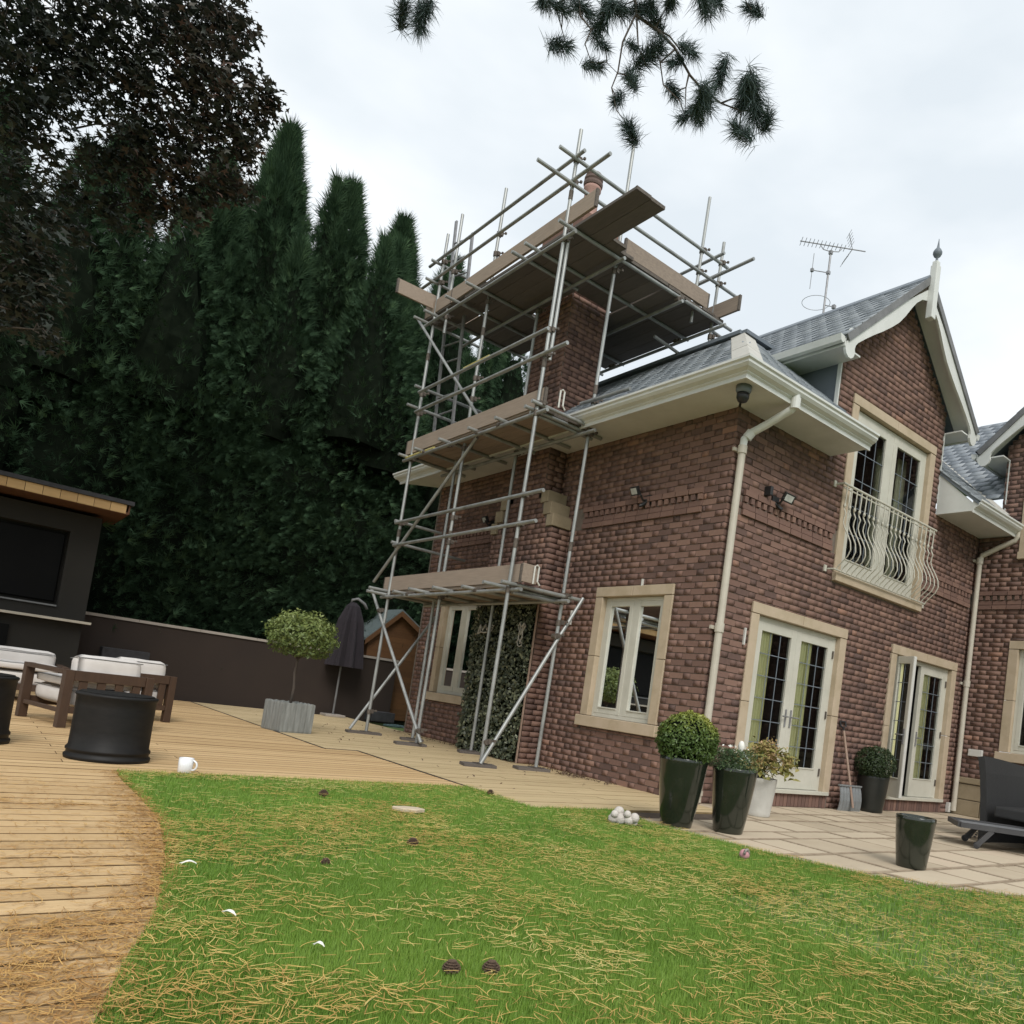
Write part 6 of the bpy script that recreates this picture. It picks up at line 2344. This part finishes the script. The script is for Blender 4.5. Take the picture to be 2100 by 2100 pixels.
# ---------------------------------------------------------------- dark-leaved maple, top left
CL = [(-6.89, 6.2, 8.11, 0.56), (-6.42, 6.42, 8.65, 0.59), (-5.92, 6.24, 8.87, 0.54), (-5.45, 6.21, 9.25, 0.52), (-5.0, 6.19, 9.58, 0.43), (-4.69, 6.18, 9.76, 0.37), (-6.75, 6.01, 7.46, 0.46), (-6.35, 6.18, 7.76, 0.48), (-5.56, 6.23, 8.53, 0.48), (-5.08, 6.18, 8.91, 0.5), (-4.68, 6.22, 9.14, 0.44), (-4.53, 6.19, 9.55, 0.27), (-5.91, 6.31, 7.97, 0.38), (-5.28, 6.28, 8.2, 0.52), (-4.8, 6.12, 8.42, 0.5), (-4.46, 6.09, 8.59, 0.41), (-4.16, 5.97, 8.5, 0.22), (-4.11, 5.91, 8.72, 0.16), (-4.1, 5.89, 8.83, 0.12), (-6.71, 5.77, 6.78, 0.4), (-5.62, 6.36, 7.55, 0.45), (-5.13, 6.33, 7.69, 0.5), (-4.65, 6.17, 7.9, 0.47), (-4.31, 6.13, 8.09, 0.31), (-4.17, 6.03, 7.84, 0.21), (-6.42, 5.68, 6.52, 0.34), (-5.85, 6.59, 7.11, 0.29), (-5.37, 6.45, 7.12, 0.39), (-4.89, 6.3, 7.26, 0.4), (-4.48, 6.2, 7.48, 0.34), (-4.24, 6.13, 7.44, 0.21), (-6.54, 5.19, 5.8, 0.33), (-6.33, 5.04, 5.51, 0.27), (-6.46, 4.91, 5.16, 0.32), (-6.22, 4.6, 4.89, 0.29), (-6.35, 4.73, 4.66, 0.29), (-6.14, 4.45, 4.44, 0.22), (-6.2, 4.52, 4.14, 0.2), (-6.06, 4.41, 3.98, 0.11), (-6.37, 4.78, 4.23, 0.24), (-5.97, 6.99, 6.75, 0.26), (-5.53, 6.88, 6.73, 0.3), (-5.12, 6.66, 6.86, 0.3), (-4.69, 6.42, 6.92, 0.31), (-5.84, 7.17, 6.34, 0.2), (-6.41, 5.77, 7.0, 0.26), (-6.32, 6.24, 8.22, 0.43)]
CL += [(-8.2, 2.6, 7.2, 1.0), (-7.6, 3.4, 8.2, 1.1), (-6.9, 3.9, 8.6, 1.0), (-9.4, 2.8, 6.6, 1.1), (-8.6, 4.4, 8.4, 1.2), (-9.6, 4.0, 7.4, 1.1), (-8.6, 3.0, 5.6, .9), (-8.9, 2.6, 4.6, .8)]
mt = thing('maple_tree', 'large dark copper-leaved maple overhanging the deck at top left', 'tree', (-9.3, 4.2, 0))
MB().tube([(-9.3, 4.2, -.06), (-9.2, 4.1, 1.5), (-9.0, 3.9, 3.2), (-8.6, 3.7, 4.8), (-8.3, 3.6, 7.0)], [.30, .25, .21, .16, .07], 14).build('trunk', M_bark, mt, smooth=True)
mb = MB()
for i, (cx_, cy_, cz_, cr_) in enumerate(CL):
    if cx_ > -8:
        b0 = Vector((cx_ - .5, cy_ + .25, cz_ - .15))
    else:
        b0 = Vector((-8.9 + .02 * i, 3.85, 3.3 + .05 * i))
    e = Vector((cx_, cy_, cz_))
    m1 = b0.lerp(e, .45) + Vector((0, .1 * math.sin(i * 2), .12))
    m2_ = b0.lerp(e, .8) + Vector((.0, 0, .08))
    mb.tube([b0, m1, m2_, e], [.03, .02, .012, .006] if b0.x < -8.5 else [.014, .011, .008, .004], 6)
    for k in range(7):
        q = e + Vector(rand_dirs(1)[0] * cr_ * .85)
        s0_ = m2_.lerp(e, rng.uniform(0, 1))
        mb.tube([s0_, s0_.lerp(q, .5) + Vector((0, 0, .06)), q], [.010, .007, .003], 4)
mb.build('limbs', M_bark, mt, kind='stuff')
lobes = []
for k in range(10):
    a = math.pi * 2 * k / 10
    r_ = (1.0, .42)[k % 2] * (1.0 if k != 0 else .55)
    lobes.append((math.cos(a + math.pi) * r_ * (1 if k else .5), math.sin(a + math.pi) * r_))
lobes = np.array(lobes)
PP, TN = [], []
for cx_, cy_, cz_, cr_ in CL:
    n = int(1900 * cr_ ** 2) + 50
    # leaves sit in small sprays
    ns = max(10, n // 9)
    sc_ = rand_dirs(ns) * (cr_ * rng.uniform(.1, 1.05, ns) ** .5)[:, None] * np.array([1, 1, .9])
    c = sc_[rng.integers(0, ns, n)] + rng.normal(0, .07, (n, 3))
    PP.append(c + np.array([cx_, cy_, cz_]))
    red = .70 if (cx_ > -5.4) else .36
    TN.append(np.clip(rng.normal(red * .8, .20, n), 0, .90))
P_ = np.concatenate(PP)
TN = np.concatenate(TN)
rs = np.hypot(np.hypot(P_[:, 0] + 5.15, P_[:, 1] - 3.05), P_[:, 2] - 6.35)
TN[(rs < .42) & (rng.uniform(0, 1, len(TN)) < .5)] = 1.0
n = len(P_)
D = rng.normal(0, .5, (n, 3)) + np.array([.15, -.1, 1.0])
D /= np.linalg.norm(D, axis=1)[:, None]
u = np.cross(D, rng.normal(0, 1, (n, 3)))
u /= np.linalg.norm(u, axis=1)[:, None]
v = np.cross(D, u)
s = rng.uniform(.042, .075, n)[:, None, None]
V = P_[:, None, :] + (u[:, None, :] * lobes[None, :, :1] + v[:, None, :] * lobes[None, :, 1:]) * s + D[:, None, :] * (-.25 * s * (np.hypot(lobes[:, 0], lobes[:, 1]))[None, :, None])
cen = P_[:, None, :]
V = np.concatenate([V, cen], 1).reshape(-1, 3)
tri = np.array([[k, (k + 1) % 10, 10] for k in range(10)])[None] + (np.arange(n) * 11)[:, None, None]
npmesh('crown', V, tri.reshape(-1, 3), M_maple, mt, np.repeat(TN, 10))

# ---------------------------------------------------------------- overhanging pine
TUFT = [(-3.92, -1.73, 5.05, 0.1), (-3.72, -1.8, 5.28, 0.13), (-3.64, -1.89, 5.4, 0.12), (-3.55, -2.05, 5.38, 0.11), (-3.45, -2.07, 5.13, 0.14), (-3.49, -2.07, 5.34, 0.11), (-3.71, -1.82, 5.0, 0.08), (-3.52, -1.95, 4.97, 0.1), (-3.3, -2.26, 5.12, 0.09), (-3.19, -2.34, 4.81, 0.14), (-3.08, -2.32, 5.05, 0.11), (-3.24, -2.22, 4.74, 0.08), (-3.57, -1.9, 4.81, 0.07), (-3.53, -2.04, 4.56, 0.11), (-2.92, -2.51, 4.86, 0.17), (-2.96, -2.44, 4.92, 0.12), (-2.99, -2.47, 4.67, 0.11), (-3.28, -2.13, 4.92, 0.08), (-3.8, -1.73, 5.38, 0.1), (-3.96, -1.73, 5.27, 0.1), (-3.28, -2.32, 5.39, 0.11), (-3.2, -2.31, 5.51, 0.1), (-2.99, -2.43, 5.53, 0.09), (-4.04, -1.61, 5.33, 0.08), (-3.44, -2.15, 5.42, 0.09), (-3.56, -1.99, 5.13, 0.06), (-3.21, -2.31, 4.71, 0.09), (-3.71, -1.89, 5.09, 0.06), (-4.71, -1.02, 5.17, 0.11), (-4.62, -1.09, 5.1, 0.11), (-4.61, -1.14, 5.17, 0.09), (-3.36, -2.18, 5.05, 0.07), (-2.86, -2.58, 4.77, 0.09), (-2.97, -2.47, 4.98, 0.08)]
LIMB = [[(-3.614, -1.983, 5.694), (-3.592, -1.98, 5.442), (-3.57, -1.99, 5.343), (-3.467, -2.072, 5.28), (-3.358, -2.155, 5.176), (-3.255, -2.227, 5.01), (-3.19, -2.276, 4.94), (-3.077, -2.364, 4.858), (-2.971, -2.451, 4.826), (-2.881, -2.529, 4.852)], [(-3.578, -1.984, 5.342), (-3.613, -1.938, 5.161), (-3.608, -1.926, 4.967), (-3.624, -1.904, 4.861), (-3.581, -1.929, 4.725), (-3.493, -1.993, 4.608)], [(-3.607, -1.985, 5.644), (-3.875, -1.743, 5.452), (-3.844, -1.755, 5.294), (-3.777, -1.805, 5.213), (-3.795, -1.782, 5.118), (-3.746, -1.813, 5.003), (-3.67, -1.878, 5.017), (-3.607, -1.926, 4.957)], [(-3.875, -1.743, 5.452), (-3.976, -1.648, 5.341), (-3.923, -1.68, 5.197), (-3.884, -1.704, 5.091)], [(-3.567, -1.991, 5.323), (-3.533, -2.005, 5.145), (-3.477, -2.042, 5.031)], [(-3.355, -2.155, 5.156), (-3.412, -2.1, 5.064), (-3.376, -2.118, 4.927), (-3.285, -2.188, 4.84), (-3.24, -2.218, 4.746)], [(-3.261, -2.223, 5.019), (-3.263, -2.214, 4.927), (-3.246, -2.216, 4.786)], [(-3.467, -2.072, 5.28), (-3.391, -2.132, 5.242), (-3.305, -2.196, 5.135), (-3.269, -2.228, 5.151)], [(-3.607, -1.985, 5.644), (-3.329, -2.216, 5.613), (-3.241, -2.276, 5.444)], [(-3.329, -2.216, 5.613), (-3.092, -2.414, 5.594), (-3.021, -2.465, 5.484)], [(-3.077, -2.364, 4.858), (-3.028, -2.409, 4.897), (-2.973, -2.455, 4.897)], [(-3.875, -1.743, 5.452), (-4.367, -1.333, 5.507), (-4.666, -1.064, 5.309), (-4.709, -1.017, 5.178)], [(-4.666, -1.064, 5.309), (-4.588, -1.112, 5.097)]]
pn = thing('pine_tree', 'pine branch with long dark needles hanging in from the top of the view', 'pine tree', (2.2, -7.2, 0))
MB().tube([(2.2, -7.2, -.06), (2.1, -7.1, 2.5), (1.9, -6.9, 5.0), (1.8, -6.8, 8.0), (1.9, -6.7, 11)], [.30, .26, .22, .17, .08], 16).build('trunk', M_bark, pn, smooth=True)
mb = MB()
mb.tube([(1.85, -6.85, 6.2), (.6, -5.9, 6.7), (-1.2, -4.3, 6.8), (-2.6, -2.9, 6.4), LIMB[0][0]], [.10, .085, .06, .04, .016], 10)
mb.build('bough', M_bark, pn, smooth=True)
for i, l in enumerate(LIMB):
    r0 = .013 if i == 0 else .007
    MB().tube(l, [r0 * (1 - .75 * k / (len(l) - 1)) for k in range(len(l))], 7).build('twig', M_bark, pn, smooth=True)
V, T = [], []
for x, y, z, r in TUFT:
    c = np.array([x, y, z])
    n = int(520 * (r / .11) ** 1.3)
    out_ = rng.normal(0, 1, 3)
    out_[2] -= .5
    out_ /= np.linalg.norm(out_)
    D = rand_dirs(n) * .9 + out_ * .8
    D /= np.linalg.norm(D, axis=1)[:, None]
    st = c + np.outer(rng.uniform(-1.3, .4, n), out_) * r * .9 + rng.normal(0, r * .12, (n, 3))
    L = rng.uniform(.5, 1.0, n)[:, None] * (r * .75 + .04)
    q = np.cross(D, rng.normal(0, 1, (n, 3)))
    q /= np.linalg.norm(q, axis=1)[:, None]
    w = .0015
    bend = np.array([0, 0, -.10]) * L
    m_ = st + D * L * .5
    e_ = st + D * L + bend
    V.append(np.stack([st - q * w, m_ - q * w, e_, st + q * w, m_ + q * w], 1))
V = np.concatenate(V)
n = len(V)
base = (np.arange(n) * 5)[:, None, None]
tri = (base + np.array([[0, 1, 4], [0, 4, 3], [1, 2, 4]])[None]).reshape(-1, 3)
npmesh('needles', V.reshape(-1, 3), tri, M_pine, pn, np.repeat(rng.uniform(0, 1, n), 3), kind='stuff')
for x, y, z, r in TUFT:
    mb = MB()
    # short woody tip joining each tuft to the nearest twig
    c = Vector((x, y, z))
    best = min((Vector(p) for l in LIMB for p in l), key=lambda p: (p - c).length)
    mb.tube([best, best.lerp(c, .6) + Vector((0, 0, .01)), c], [.004, .0035, .003], 5)
    mb.build('twig', M_bark, pn)
